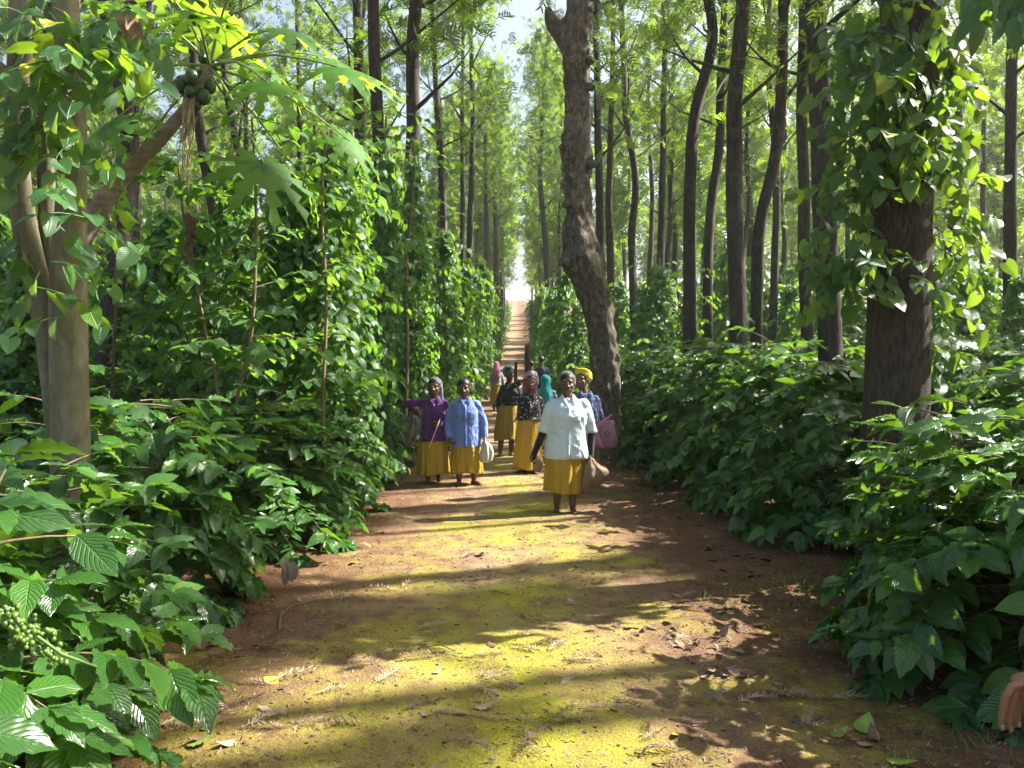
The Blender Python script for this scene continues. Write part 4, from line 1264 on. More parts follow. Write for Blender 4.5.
def add_head(B, c, h, R):
    """c centre of head, h head height (chin to crown), R rotation; face looks along -Y"""
    c = np.array(tuple(c)); R = np.array(R); k = h / .225
    def E(p, r, rot=None): 
        rr_ = R if rot is None else R @ rot
        B.add(*ellipsoid(c + R @ (np.array(p) * k), np.array(r) * k, rr_, 16, 12))
    E((0, .012, .030), (.074, .093, .082)); E((0, -.022, -.030), (.060, .066, .070)); E((0, -.042, -.078), (.034, .034, .030))
    E((0, -.040, -.052), (.048, .045, .040))
    for s_ in (-1, 1):
        E((s_ * .036, -.052, -.020), (.024, .022, .024)); E((s_ * .076, .012, -.004), (.010, .018, .028)); E((s_ * .030, -.072, .027), (.026, .012, .009)); E((s_ * .013, -.094, -.022), (.011, .012, .009))
    E((0, -.094, -.004), (.010, .014, .028)); E((0, -.103, -.020), (.013, .013, .011))
    E((0, -.080, -.052), (.024, .009, .0062)); E((0, -.079, -.063), (.020, .009, .0072))
def face_bits(root, c, h, R, smile=False):
    c = np.array(tuple(c)); R = np.array(R); k = h / .225
    for s_ in (-1, 1):
        b_ = Buf(); b_.add(*ellipsoid(c + R @ (np.array((s_ * .030, -.0710, .008)) * k), np.array((.0105, .0060, .0042)) * k, R, 12, 8)); e = b_.build('eye', EYEW, root)
        b_ = Buf(); b_.add(*ellipsoid(c + R @ (np.array((s_ * .030, -.0757, .008)) * k), np.array((.0052, .0024, .0046)) * k, R, 10, 8)); b_.build('iris', EYED, e)
        b_ = Buf(); P = [c + R @ (np.array((s_ * x, -.0820 + abs(x - .03) * .35, z)) * k) for x, z in ((.015, .028), (.03, .034), (.045, .027))]
        b_.add(*tube(P, [.0018 * k, .003 * k, .0014 * k], 6)); b_.build('eyebrow', HAIR, root)
    b_ = Buf(); P = [c + R @ (np.array((x, -.0875 + abs(x) * .30, -.057 + abs(x) * (.25 if smile else .05))) * k) for x in (-.024, -.012, 0, .012, .024)]
    b_.add(*tube(P, np.array([.0015, .0045, .0055, .0045, .0015]) * k, 6)); b_.build('lips', LIP, root)
    if smile:
        b_ = Buf(); P = [c + R @ (np.array((x, -.0905 + abs(x) * .30, -.0565 + abs(x) * .22)) * k) for x in (-.012, 0, .012)]
        b_.add(*tube(P, np.array([.0012, .0022, .0012]) * k, 6)); b_.build('teeth', TEETH, root)

def add_hand(B, wrist, d, palm_n, size=.17, curl=.5, side=1):
    """wrist point, direction d, palm normal; side=+1: thumb on cross(d,n) side"""
    w = np.array(tuple(wrist)); d = np.array(tuple(d), dtype=float); d /= np.linalg.norm(d)
    n = np.array(tuple(palm_n), dtype=float); n -= d * n.dot(d); n /= np.linalg.norm(n)
    s_ = np.cross(d, n); k = size / .17
    M3 = np.stack([s_, n, d], 1)
    B.add(*ellipsoid(w + d * .042 * k, np.array([.038, .016, .050]) * k, M3, 14, 10))
    B.add(*ellipsoid(w + d * .062 * k, np.array([.038, .013, .030]) * k, M3, 14, 10))
    for i, (off, L_) in enumerate(((-.030, .060), (-.0105, .074), (.010, .078), (.029, .068))):
        off = off * side
        p0 = w + d * .065 * k + s_ * off * k
        dirv = d + s_ * off * 4.0
        pts = [p0]; a = 0
        for seg_ in (.02, .42, .32, .26):
            a += curl * .55
            v = dirv / np.linalg.norm(dirv) * cos(a) + n * sin(a)
            pts.append(pts[-1] + v * L_ * k * seg_)
        B.add(*tube(pts, np.array([.0095, .0095, .0088, .0078, .0065]) * k, 8))
    p0 = w + d * .022 * k + s_ * .026 * side * k
    pts = [p0, p0 + (d * .55 + s_ * side * .8 + n * .2) * .030 * k, p0 + (d * 1.0 + s_ * side * .95 + n * .5) * .045 * k, p0 + (d * 1.5 + s_ * side * 1.0 + n * .9) * .050 * k]
    B.add(*tube(pts, np.array([.0135, .012, .0105, .008]) * k, 8))

def limb(B, pts, rad, seg=12, sub=5):
    P = np.array([tuple(p) for p in pts], dtype=float); n = len(P)
    t = np.linspace(0, n - 1, (n - 1) * sub + 1)
    PP = np.stack([np.interp(t, np.arange(n), P[:, i]) for i in range(3)], 1); RR = np.interp(t, np.arange(n), rad)
    for _ in range(2):
        PP[1:-1] = (PP[:-2] + PP[2:] + 2 * PP[1:-1]) / 4
    B.add(*tube(PP, RR, seg))

def person(name_label, Y, feet, head, shoulders, arms, hem, skirt_hem, waist_w, opts):
    """All pixel measures at depth Y. feet: [(x,y,dy,lift)], head: (x,y top,y chin), shoulders: ((x,y),(x,y)),
    arms: for each side [(x,y,dy) elbow, (x,y,dy) hand]"""
    op = dict(yaw=0, pitch=0, facing=1, shirt=None, skirt=SKIRT, skin=SK, fat=1.0, sleeves=1.0, forearm=None, voxel=.007, smile=False, hand_dir=(None, None), curl=(.8, .8), collar=True, body_yaw=0)
    op.update(opts)
    fx = sum(f[0] for f in feet) / len(feet)
    gx_ = (fx - 512) / FPX * Y
    o = Vector((gx_, Y, float(surf_z(gx_, Y)) + .004))
    root = empty('person', o)
    tag(root, name_label, 'person', 'women walking down the path' if op.get('group', True) else None)
    def Q(x, y, dy=0): return px(x, y, Y) + Vector((0, dy, 0)) - o
    k = Y / FPX
    hx, ht, hc = head
    hh = (hc - ht) * k
    hh = min(max(hh * 1.04, .215), .268)
    hcen = Q(hx, (ht + hc) / 2, op.get('head_dy', 0))
    fac = op['facing']
    HR = rotm(op['yaw'] + (0 if fac > 0 else pi), op['pitch'])
    Sh = [Q(shoulders[0][0] + .035 / k, shoulders[0][1]), Q(shoulders[1][0] - .035 / k, shoulders[1][1])]
    Sh = [s_ - Vector((0, 0, .030)) for s_ in Sh]
    ms = (Sh[0] + Sh[1]) / 2
    bx = (feet[0][0] + feet[-1][0]) / 2
    hip_z = (ms.z) * .62
    hipc = Vector((ms.x * .6 + 0, 0, hip_z))
    byaw = op['body_yaw']
    sw = max((Sh[1] - Sh[0]).length / 2 + .03, .15)
    fat = op['fat']
    # ---- body
    B = Buf()
    add_head(B, hcen, hh, HR)
    neck0 = Vector((ms.x, ms.y + .01, ms.z + .01))
    limb(B, [neck0 - Vector((0, 0, .06)), neck0 * .5 + hcen * .5 - Vector((0, 0, .02)), hcen + Vector((0, .012, -.02))], [.058, .050, .048])
    B.add(*ring_loft([((ms.x, 0, ms.z + .02), sw * .55, .055, byaw), ((ms.x, 0, ms.z - .04), sw * .92, .085, byaw), ((ms.x, 0, ms.z - .17), sw * .86 * fat, .105 * fat, byaw), ((ms.x * .8 + hipc.x * .2, 0, ms.z - .33), sw * .74 * fat, .10 * fat, byaw), ((hipc.x, 0, hip_z + .04), sw * .9 * fat, .12 * fat, byaw), ((hipc.x, 0, hip_z - .08), sw * .85 * fat, .12 * fat, byaw)], 24))
    hands = []
    for i, (el, ha) in enumerate(arms):
        s0 = Sh[i]; e = Q(*el); h_ = Q(*ha)
        limb(B, [s0 * .85 + ms * .15, s0, s0 * .5 + e * .5, e, e * .5 + h_ * .5, h_], [.05, .050 * fat, .044 * fat, .037, .034, .024])
        hd = op['hand_dir'][i] or tuple((h_ - e).normalized())
        inn = Vector(((1 if i == 0 else -1), -.3, 0))
        add_hand(B, h_ - Vector(hd) * .02, hd, inn, .165, op['curl'][i], 1 if i == 0 else -1)
        hands.append((s0, e, h_, Vector(hd)))
    for i, f in enumerate(feet):
        fp = Q(f[0], f[1], f[2]); lift = f[3]
        fp.z = .055 + lift
        hipj = Vector((hipc.x + (-.085 if i == 0 else .085), 0, hip_z - .03))
        kn = hipj * .5 + fp * .5 + Vector((0, -.03 * fac, 0))
        limb(B, [hipj, kn, fp * .72 + kn * .28, fp], [.082, .056, .048, .034])
        fo = Vector(f[4]) if len(f) > 4 else Vector((-.15 if i == 0 else .15, -1 * fac, 0)); fo.normalize()
        tip = -.35 * lift / .06 if lift else 0
        fo.z = tip
        a = fp + Vector((0, 0, -.018)); 
        heel = a - fo * .045 + Vector((0, 0, -.012)); toe = a + fo * .150 + Vector((0, 0, -.020 if not lift else -.01))
        limb(B, [heel, a, a * .5 + toe * .5, toe], [.026, .034, .028, .017], sub=4)
        sd = Vector((fo.y, -fo.x, 0))
        for tt in range(5):
            t0 = toe + sd * (.026 - .013 * tt) - fo * .005; L_ = (.022, .026, .024, .02, .016)[tt]
            B.add(*tube([t0 - fo * .02, t0, t0 + fo * L_], [.009, .0095, .007], 7))
    body = remesh(B, 'body', op['skin'], root, op['voxel'], 2)
    face_bits(root, hcen, hh, HR, op['smile'])
    # ---- shirt
    hz = Q(hx, hem).z
    ww = waist_w * k / 2
    T_ = Buf()
    top = ms.z + .055
    rings = [((ms.x, .005, top + .012), sw * .42, .062, byaw), ((ms.x, 0, top - .025), sw * .72, .080, byaw), ((ms.x, 0, top - .06), sw * .92, .098, byaw), ((ms.x, 0, top - .11), sw * 1.0, .118 * fat, byaw), ((ms.x, -.012 * fac, top - .19), max(sw * .93, ww * .9) * 1.0, .140 * fat, byaw),
             ((ms.x * .7 + hipc.x * .3, 0, top - .34), ww * .95, .138 * fat, byaw), ((hipc.x, 0, (hz + top - .34) / 2), ww * 1.0, .150 * fat, byaw), ((hipc.x, 0, hz + .02), ww * 1.06, .158 * fat, byaw), ((hipc.x, 0, hz), ww * 1.06, .158 * fat, byaw)]
    zs_ = [r[0][2] for r in rings]
    T_.add(*ring_loft(rings, 36))
    slv = op['sleeves']
    for i, (s0, e, h_, hd) in enumerate(hands):
        inn = s0 * .75 + ms * .25 - Vector((0, 0, .01))
        if slv >= 1:
            limb(T_, [inn, s0, s0 * .5 + e * .5, e, e * .5 + h_ * .5, h_ - hd * .03], [.055, .058 * fat, .056 * fat, .052 * fat, .047, .042])
        else:
            cpt = s0.lerp(e, min(1, slv * 2)) if slv <= .5 else e.lerp(h_, (slv - .5) * 2)
            if slv <= .5: limb(T_, [inn, s0, s0 * .5 + cpt * .5, cpt], [.055, .058 * fat, .060 * fat, .060 * fat])
            else: limb(T_, [inn, s0, s0 * .5 + e * .5, e, cpt], [.055, .058 * fat, .060 * fat, .058 * fat, .054])
    def flare(co):
        return co
    shirt = remesh(T_, 'shirt', op['shirt'], root, .011, 3, .011, 15, seed=int(hx))
    if op['forearm'] is not None:
        for i, (s0, e, h_, hd) in enumerate(hands):
            b_ = Buf(); limb(b_, [e - (h_ - e).normalized() * .03, e * .5 + h_ * .5, h_ + hd * .03], [.046, .041, .033]); b_.build('arm_cover', op['forearm'], root)
    fy = -fac
    if op['collar']:
        for s_ in (-1, 1):
            b_ = Buf()
            P = []
            cx_ = ms.x
            pts = [(s_ * .012, .118, -.055), (s_ * .052, .070, .030), (s_ * .062, .0, .048), (s_ * .045, -.05, .05)]
            pl = [Vector((cx_ + a * cos(byaw), fy * b2 * .85, top - .005 + c)) for a, b2, c in pts]
            Vv = []
            for q in pl: Vv += [q + Vector((0, 0, .012)), q + Vector((s_ * .030, fy * .014, -.030))]
            Vv = np.array([tuple(q) for q in Vv]); Fq = np.array([(2 * i, 2 * i + 1, 2 * i + 3, 2 * i + 2) for i in range(3)])
            c_ = b_.add(Vv, Fq); cc = b_.build('collar', op['shirt'], shirt)
            md = cc.modifiers.new('t', 'SOLIDIFY'); md.thickness = .006
        b_ = Buf(); n = 12; P = []
        for i in range(n):
            f = i / (n - 1); z = top - .06 - f * (top - .06 - hz - .01)
            ry = np.interp(z, zs_[::-1], [r[2] for r in rings][::-1])
            P.append((hipc.x * f + ms.x * (1 - f) + .004, fy * (ry + .008), z))
        Vv = []
        for p_ in P: Vv += [(p_[0] - .016, p_[1], p_[2]), (p_[0] + .016, p_[1], p_[2])]
        b_.add(np.array(Vv), np.array([(2 * i, 2 * i + 1, 2 * i + 3, 2 * i + 2) for i in range(n - 1)])); pk = b_.build('button_placket', op['shirt'], shirt)
        md = pk.modifiers.new('t', 'SOLIDIFY'); md.thickness = .008
        if op.get('pocket'):
            b_ = Buf(); z = top - .20; xx = ms.x + .085
            nx, nz = 4, 5; Vv = []
            for a in range(nx):
                for c in range(nz):
                    X = xx - .045 + .09 * a / (nx - 1); Z = z + .05 - .105 * c / (nz - 1)
                    rx = np.interp(Z, zs_[::-1], [r[1] for r in rings][::-1]); ry = np.interp(Z, zs_[::-1], [r[2] for r in rings][::-1])
                    Vv.append((X, fy * (ry * math.sqrt(max(.05, 1 - ((X - ms.x) / rx) ** 2)) + .013), Z))
            b_.add(np.array(Vv), np.array([(a * nz + c, a * nz + c + 1, (a + 1) * nz + c + 1, (a + 1) * nz + c) for a in range(nx - 1) for c in range(nz - 1)]))
            pk = b_.build('pocket', op['shirt'], shirt); md = pk.modifiers.new('t', 'SOLIDIFY'); md.thickness = .007
    # ---- wrapped skirt
    if op['skirt'] is not None:
        sz = Q(hx, skirt_hem).z; wz = hip_z + .14
        sx = op.get('skirt_x'); sx = (Q(sx, 0).x if sx else hipc.x * .5 + (Q(bx, 0).x) * .5)
        sww = op.get('skirt_w', waist_w) * k / 2
        n = 22; rg = []
        for i in range(n):
            f = i / (n - 1); z = wz + (sz - wz) * f
            rg.append(((hipc.x * (1 - f) + sx * f, 0, z + 0), (ww * .9 * (1 - f) ** 2 * .9 + sww * (1 - (1 - f) ** 2 * .9)) * (.74 if z > hz + .05 else 1), (.138 + .03 * f) * fat * (.74 if z > hz + .05 else 1), byaw))
        sd = hx * .7
        def fold(a, f):
            f = min(f, 1)
            return 1 + .06 * f + (.02 + .13 * f ** 1.2) * (np.sin(a * 9 + sd + 2.2 * f) * .45 + np.sin(a * 17 - 3 * f + sd * 2) * .22 + np.sin(a * 5 + 3 * f + sd) * .45)
        V, F = ring_loft(rg, 110, fold, thick=.012)
        m_ = V[:, 2] < wz - .1
        V[:, 2] += np.where(m_, .018 * np.sin(np.arctan2(V[:, 1], V[:, 0] - sx) * 2 + sd), 0)
        b_ = Buf(); b_.add(V, F); b_.build('skirt', op['skirt'], root)
    # ---- head covering
    hr = op.get('hair', None)
    R = np.array(HR); c = np.array(tuple(hcen)); s_ = hh / .225
    b_ = Buf()
    b_.add(*ellipsoid(c + R @ (np.array((0, .020, .037)) * s_), np.array((.0795, .096, .0825)) * s_, R @ np.array(Matrix.Rotation(-.28, 3, 'X')), 24, 16))
    if hr == 'bun': b_.add(*ellipsoid(c + R @ (np.array((0, .115, .0)) * s_), np.array((.04, .035, .04)) * s_, R))
    # cut away what would lie over the face
    hair = remesh(b_, 'hair' if op.get('cover') is None else 'hair', HAIR, root, .008, 1, post=None)
    cov = op.get('cover')
    if cov is not None:
        kind, mat = cov
        b_ = Buf()
        tilt = np.array(Matrix.Rotation(-.38 if kind != 'turban' else -.30, 3, 'X'))
        g_ = 1.07 if kind != 'turban' else 1.08
        b_.add(*ellipsoid(c + R @ (np.array((0, .034, .038)) * s_), np.array((.080, .095, .084)) * s_ * g_, R @ tilt, 28, 18))
        if kind == 'turban':
            for q in range(4):
                P = [c + R @ (np.array((.082 * cos(a), .036 + .096 * sin(a), .026 + .018 * q - .045 * sin(a) + .006 * sin(a * 3 + q))) * s_) for a in np.linspace(0, 2 * pi, 22)]
                b_.add(*tube(P, .012 * s_, 8))
        if kind == 'scarf':
            P = [(0, .085, -.02, .085), (0, .075, -.09, .088), (0, .07, -.15, .105), (0, .065, -.22, .10)]
            for s2 in (-1, 0, 1):
                limb(b_, [c + R @ (np.array((s2 * .05, .06, .03)) * s_), c + R @ (np.array((s2 * .066, .062 - .012 * abs(s2), -.05)) * s_), c + R @ (np.array((s2 * .070, .070 - .02 * abs(s2), -.11)) * s_), c + R @ (np.array((s2 * .085, .085 - .05 * abs(s2), -.155)) * s_)], [.040, .034, .032, .026])
        if kind == 'long':
            limb(b_, [c + R @ (np.array((0, .05, .03)) * s_), c + R @ (np.array((0, .075, -.08)) * s_), c + R @ (np.array((0, .12, -.20)) * s_), c + R @ (np.array((.02, .15, -.34)) * s_)], [.09, .10, .12, .10])
        remesh(b_, 'turban' if kind == 'turban' else 'headscarf', mat, root, .009, 2, .006, 22, seed=int(hx))
    return root, Q, hands, ms

C_ = dict(
 purple=cloth('purple_shirt_cloth', (.105, .030, .165)), blue=cloth('blue_shirt_cloth', (.16, .24, .58)), white=cloth('pale_blue_shirt_cloth', (.60, .72, .78), .75),
 plaid=cloth('blue_plaid_cloth', (.06, .09, .26), pattern='plaid', col2=(.30, .36, .55), scale=14), floral=cloth('floral_cloth', (.018, .017, .022), pattern='floral', col2=(.50, .47, .38), scale=24),
 dark=cloth('dark_patterned_cloth', (.025, .028, .035), pattern='floral', col2=(.12, .08, .08), scale=18), grey=cloth('grey_cloth', (.22, .24, .23)), teal=cloth('teal_scarf_cloth', (.01, .30, .30)), pink=cloth('pink_scarf_cloth', (.50, .17, .31)),
 lilac=cloth('grey_lilac_scarf_cloth', (.20, .20, .27)), greygreen=cloth('grey_green_headscarf_cloth', (.09, .13, .12)), yellow=cloth('yellow_turban_cloth', (.72, .52, .02)), navy=cloth('navy_cloth', (.02, .035, .09)), ltblue=cloth('light_blue_cloth', (.22, .34, .50)), rose=cloth('rose_headscarf_cloth', (.45, .16, .24)))

# the woman in the pale shirt, nearest
person('smiling woman in pale blue-white shirt and yellow wrap skirt, nearest on the path', 8.5,
       [(557, 506, 0, 0), (572, 512, -.10, 0)], (567, 372, 396.5), ((549, 401), (587, 401)),
       [((543, 432, .02), (533, 456, -.06)), ((592, 432, .02), (590, 458, -.04))], 458, 491, 42,
       dict(shirt=C_['white'], fat=1.16, sleeves=.52, forearm=BLACKC, smile=True, cover=('cap', C_['greygreen']), skin=SK, pocket=True, skirt_w=37, voxel=.006, skirt_x=564))
person('woman in blue shirt and yellow wrap skirt holding a small white bag', 10.4,
       [(459, 487, 0, 0), (474, 486, -.02, 0, (.7, -.7, 0))], (464, 379, 398), ((452, 402), (479, 402)),
       [((447, 424, .03), (451, 439, -.14)), ((484, 424, .02), (485, 440, -.04))], 447, 473, 29,
       dict(shirt=C_['blue'], fat=1.08, pitch=.12, hair='bun', pocket=True, skirt_w=29, skin=SK))
person('woman in purple shirt with lilac headscarf, elbow raised, yellow wrap skirt', 10.5,
       [(428, 488, 0, 0), (437, 486, .14, .06)], (434.5, 377.5, 398), ((422, 401), (447, 401)),
       [((405, 403, .02), (416, 412, .26)), ((449, 425, .03), (439, 424, -.20))], 441, 474, 26,
       dict(shirt=C_['purple'], fat=1.0, cover=('scarf', C_['lilac']), skirt_w=30, skin=SK, yaw=-.1, smile=True, hand_dir=((.3, .7, -.6), (-.6, -.5, -.25)), curl=(.8, 1.1)))
person('woman in black and cream floral shirt shading her brow with one hand', 11.3,
       [(523, 478, -.02, 0, (-.8, -.6, 0)), (534, 476, .0, 0, (.2, -1, 0))], (530, 373, 394), ((517, 397), (542, 397)),
       [((508, 390, -.05), (522, 381, -.14)), ((543, 424, .03), (541, 442, -.05))], 420, 469, 25,
       dict(shirt=C_['floral'], fat=1.0, cover=('scarf', C_['rose']), skirt_w=26, skin=SK, yaw=.1, hand_dir=((.85, -.1, .35), None), curl=(.15, .8), skirt_x=527))
person('woman in yellow turban and blue plaid shirt with a pink shoulder bag', 9.8,
       [(582, 492, .1, 0), (589, 494, 0, 0)], (582, 369, 391), ((573, 395), (598, 397)),
       [((570, 422, .1), (572, 440, .05)), ((602, 424, .04), (601, 440, -.03))], 446, 478, 28,
       dict(shirt=C_['plaid'], fat=1.0, cover=('turban', C_['yellow']), skin=SK2, yaw=-.55, skirt=cloth('brown_wrap_cloth', (.16, .10, .05)), skirt_w=26, smile=True))
person('woman with teal headband and dark patterned shirt behind the floral-shirted woman', 13.2,
       [(500, 457, 0, 0), (511, 458, .1, 0)], (509, 365, 382.5), ((501, 386), (519, 386)),
       [((498, 402, .04), (500, 415, .0)), ((521, 401, .02), (520, 414, -.05))], 404, 440, 21,
       dict(shirt=C_['dark'], cover=('cap', C_['teal']), skin=SK, yaw=.4, skirt=SKIRT2, skirt_w=24, voxel=.008))
person('woman with long pink scarf walking away uphill in a yellow skirt', 22.0,
       [(494, 413, 0, 0), (499, 412, .1, 0)], (496.5, 362, 369), ((492, 373), (502, 373)),
       [((490.5, 381, 0), (491, 387, 0)), ((503, 381, 0), (503, 387, 0))], 385, 404, 10,
       dict(shirt=C_['grey'], cover=('long', C_['pink']), facing=-1, skirt_w=12, voxel=.010, collar=False))
person('woman with teal headscarf seen from behind, between the front women', 14.2,
       [(541, 451, 0, 0), (549, 452, .1, 0)], (545.5, 375, 390), ((536, 391), (555, 391)),
       [((534, 405, 0), (536, 417, -.05)), ((557, 405, 0), (556, 417, -.05))], 420, 440, 20,
       dict(shirt=C_['ltblue'], cover=('long', C_['teal']), facing=-1, skirt_w=20, voxel=.009, collar=False, skirt=SKIRT2))
person('man in light blue shirt and navy vest, bare-headed, furthest up the path', 22.5,
       [(538, 413, 0, 0), (544, 412, .1, 0)], (541.5, 356.5, 364), ((535.5, 368), (547.5, 368)),
       [((534, 377, 0), (535, 384, 0)), ((549, 377, 0), (548, 384, 0))], 388, 405, 11,
       dict(shirt=C_['navy'], facing=-1, skirt_w=10, voxel=.010, collar=False, skirt=C_['ltblue']))
person('child-sized dark-haired figure in white shirt beside the man up the path', 22.2,
       [(528, 413, 0, 0), (533, 412, .1, 0)], (531, 361, 368), ((526, 372), (536, 372)),
       [((525, 380, 0), (526, 386, 0)), ((537, 380, 0), (537, 386, 0))], 388, 405, 10,
       dict(shirt=C_['grey'], facing=-1, skirt_w=10, voxel=.010, collar=False, skirt=SKIRT2))

# the bystander whose hand reaches in at the right edge
def bystander():
    Y = 1.5
    root = empty('person', (1.42, 1.62, .0))
    tag(root, 'bystander mostly outside the right edge, only a drooping hand in view', 'person')
    o = Vector((1.42, 1.62, 0))
    def L_(x, y, dy=0): return px(x, y, Y) + Vector((0, dy, 0)) - o
    B = Buf(); R = rotm(-.5, 0)
    add_head(B, (0, 0, 1.57), .225, R)
    limb(B, [(0, .01, 1.32), (0, .01, 1.42), (0, .012, 1.52)], [.06, .052, .05])
    B.add(*ring_loft([((0, 0, 1.42), .09, .05, .3), ((0, 0, 1.36), .17, .09, .3), ((0, 0, 1.2), .165, .105, .3), ((0, 0, 1.05), .14, .10, .3), ((0, 0, .92), .17, .12, .3), ((0, 0, .82), .16, .12, .3)], 24))
    wrist = L_(1040, 681, 0)
    limb(B, [(-.15, -.02, 1.36), (-.19, -.05, 1.33), (-.20, .08, 1.08), wrist + Vector((.16, .02, .04)), wrist], [.05, .05, .045, .04, .026])
    limb(B, [(.15, .02, 1.36), (.19, .03, 1.33), (.24, .06, 1.08), (.22, -.05, .86)], [.05, .05, .04, .026])
    add_hand(B, (.22, -.05, .87), (0, -.1, -1), (-1, 0, 0), .18, .5)
    # right hand: back of the hand along the picture, fingers hanging down
    w = np.array(tuple(wrist)); k = 1.0
    nails = []
    kn = np.array(tuple(L_(1008, 684, -.01)))
    dv = kn - w; dv /= np.linalg.norm(dv)
    B.add(*ellipsoid(w * .68 + kn * .32, (.034, .030, .015), None, 14, 10))
    for i, (dx, dy, ln) in enumerate(((0, -.022, .070), (11, -.010, .078), (22, .004, .072), (33, .016, .058))):
        p0 = np.array(tuple(L_(1006 + dx, 683 + i, dy)))
        p1 = p0 + np.array([-.014 + .003 * i, -.004, -.016])
        p2 = p1 + np.array([-.010, 0, -1.0]) * ln * .42 + np.array([-.006, 0, 0])
        p3 = p2 + np.array([-.14, 0, -1.0]) * ln * .30
        p4 = p3 + np.array([.05, 0, -1.0]) * ln * .22
        B.add(*tube([w * .5 + p0 * .5, p0, p1, p2, p3, p4], [.0085, .0082, .0080, .0070, .0064, .0050], 10))
        nails.append(p4 * .8 + p3 * .2 + np.array([0, -.0052, 0]))
    p0 = np.array(tuple(L_(1036, 692, -.03)))
    B.add(*tube([p0, p0 + [-.018, -.012, -.018], p0 + [-.030, -.018, -.042], p0 + [-.034, -.018, -.062]], [.014, .012, .0105, .008], 10))
    for s_ in (-1, 1):
        limb(B, [(s_ * .085, 0, .88), (s_ * .10, -.02, .48), (s_ * .10, .02, .10)], [.085, .055, .036])
        limb(B, [(s_ * .10, .06, .05), (s_ * .10, .0, .05), (s_ * .11, -.12, .035)], [.03, .036, .02])
    remesh(B, 'body', SK3, root, .0036, 2)
    for q in nails:
        b_ = Buf(); b_.add(*ellipsoid(q, (.0042, .0016, .0062), None, 10, 8)); b_.build('fingernail', simple('nail', (.27, .14, .10), .4, .4), root)
    face_bits(root, (0, 0, 1.57), .225, R)
    T_ = Buf()
    T_.add(*ring_loft([((0, 0, 1.45), .08, .06, .3), ((0, 0, 1.40), .17, .10, .3), ((0, 0, 1.2), .19, .13, .3), ((0, 0, 1.0), .17, .13, .3), ((0, 0, .80), .19, .15, .3), ((0, 0, .78), .19, .15, .3)], 30))
    limb(T_, [(-.10, -.02, 1.37), (-.19, -.05, 1.33), (-.20, .06, 1.12)], [.07, .072, .065]); limb(T_, [(.10, .02, 1.37), (.19, .03, 1.33), (.235, .055, 1.12)], [.07, .072, .065])
    remesh(T_, 'shirt', C_['navy'], root, .012, 3, .008, 15)
    b_ = Buf()
    for s_ in (-1, 1):
        limb(b_, [(s_ * .08, 0, .90), (s_ * .10, -.02, .48), (s_ * .105, .02, .08)], [.12, .09, .075])
    remesh(b_, 'trousers', BLACKC, root, .012, 3, .006, 15)
    b_ = Buf(); b_.add(*ellipsoid((0, .01, 1.605), (.08, .098, .085), R, 20, 12)); b_.build('hair', HAIR, root)
bystander()

# ---- what they carry
def sack(name, label, cat, rows, Y, mat, seed, mouth=None, flat=.5):
    """soft cloth bag hanging in folds; rows: (px x, px y, px half width) from the mouth down"""
    P = px(rows[0][0], rows[0][1], Y); k = Y / FPX
    n = len(rows); tt = np.linspace(0, n - 1, 34)
    cx_ = np.interp(tt, range(n), [r[0] for r in rows]); cy2 = np.interp(tt, range(n), [r[1] for r in rows]); w = np.interp(tt, range(n), [r[2] for r in rows])
    ker = np.ones(5) / 5
    w[2:-2] = np.convolve(w, ker, 'valid'); cx_[2:-2] = np.convolve(cx_, ker, 'valid')
    rings = [(tuple(px(a_, b3, Y) - P), max(.006, ww * k), max(.006, ww * k * flat), .25) for a_, b3, ww in zip(cx_, cy2, w)]
    def fo(a, f): return 1 + (.13 * np.sin(a * 4 + seed + 2 * f) + .08 * np.sin(a * 9 + 2 * seed - 3 * f)) * (1 - .6 * f)
    V, F = ring_loft(rings, 60, fo)
    V += np.stack([vnoise(V, 14, seed), vnoise(V, 15, seed + 4), vnoise(V, 13, seed + 8)], 1) * .012
    b_ = Buf(); b_.add(V, F)
    root = empty(name, P); tag(root, label, cat)
    b_.build('bag_body', mat, root)
    if mouth:
        b_ = Buf(); q = [px(mx, my, Y) + Vector((0, md, 0)) - P for mx, my, md in mouth]
        b_.add(*tube(q, [.012] + [.010] * (len(q) - 2) + [.012], 8)); b_.build('handle', mat, root)
    return root
khaki = cloth('khaki_sack_cloth', (.22, .15, .085), .6); greys = cloth('grey_sack_cloth', (.13, .13, .12), .8); whites = cloth('white_bag_plastic', (.50, .47, .42), .5, 0)
sack('sack', 'crumpled khaki sack hanging from the hand of the woman in pale shirt', 'sack', [(591, 459, 2), (592, 463, 6), (595, 467, 11), (596, 473, 14), (594, 480, 13.5), (590, 486, 10), (588, 490, 6), (587, 492, 2)], 8.42, khaki, 4, [(590, 456, 0), (591, 460, 0)])
sack('sack', 'bulging dark grey sack carried behind the woman in purple', 'sack', [(412, 415, 2), (410, 418, 8), (407, 424, 12), (406, 432, 13), (404, 440, 11), (403, 445, 7), (402, 447, 2)], 10.85, greys, 7, [(412, 416, 0), (416, 411, -.06)])
sack('bag', 'small white bag in the hand of the woman in blue shirt', 'bag', [(485.5, 441, 2), (486, 444, 4), (486.5, 449, 5.5), (487, 455, 6.5), (486, 461, 6.5), (485, 463, 3)], 10.32, whites, 2, [(485, 438, 0), (485.5, 443, 0)])
sack('bag', 'brownish cloth bundle hanging from the right hand of the woman in pale shirt', 'bag', [(536, 452, 2), (537, 456, 4), (538, 461, 5), (538, 468, 4.5), (537, 472, 2)], 8.65, cloth('tan_bundle_cloth', (.40, .26, .16), .7), 5, [(533.5, 457, -.2), (536, 453, 0)])
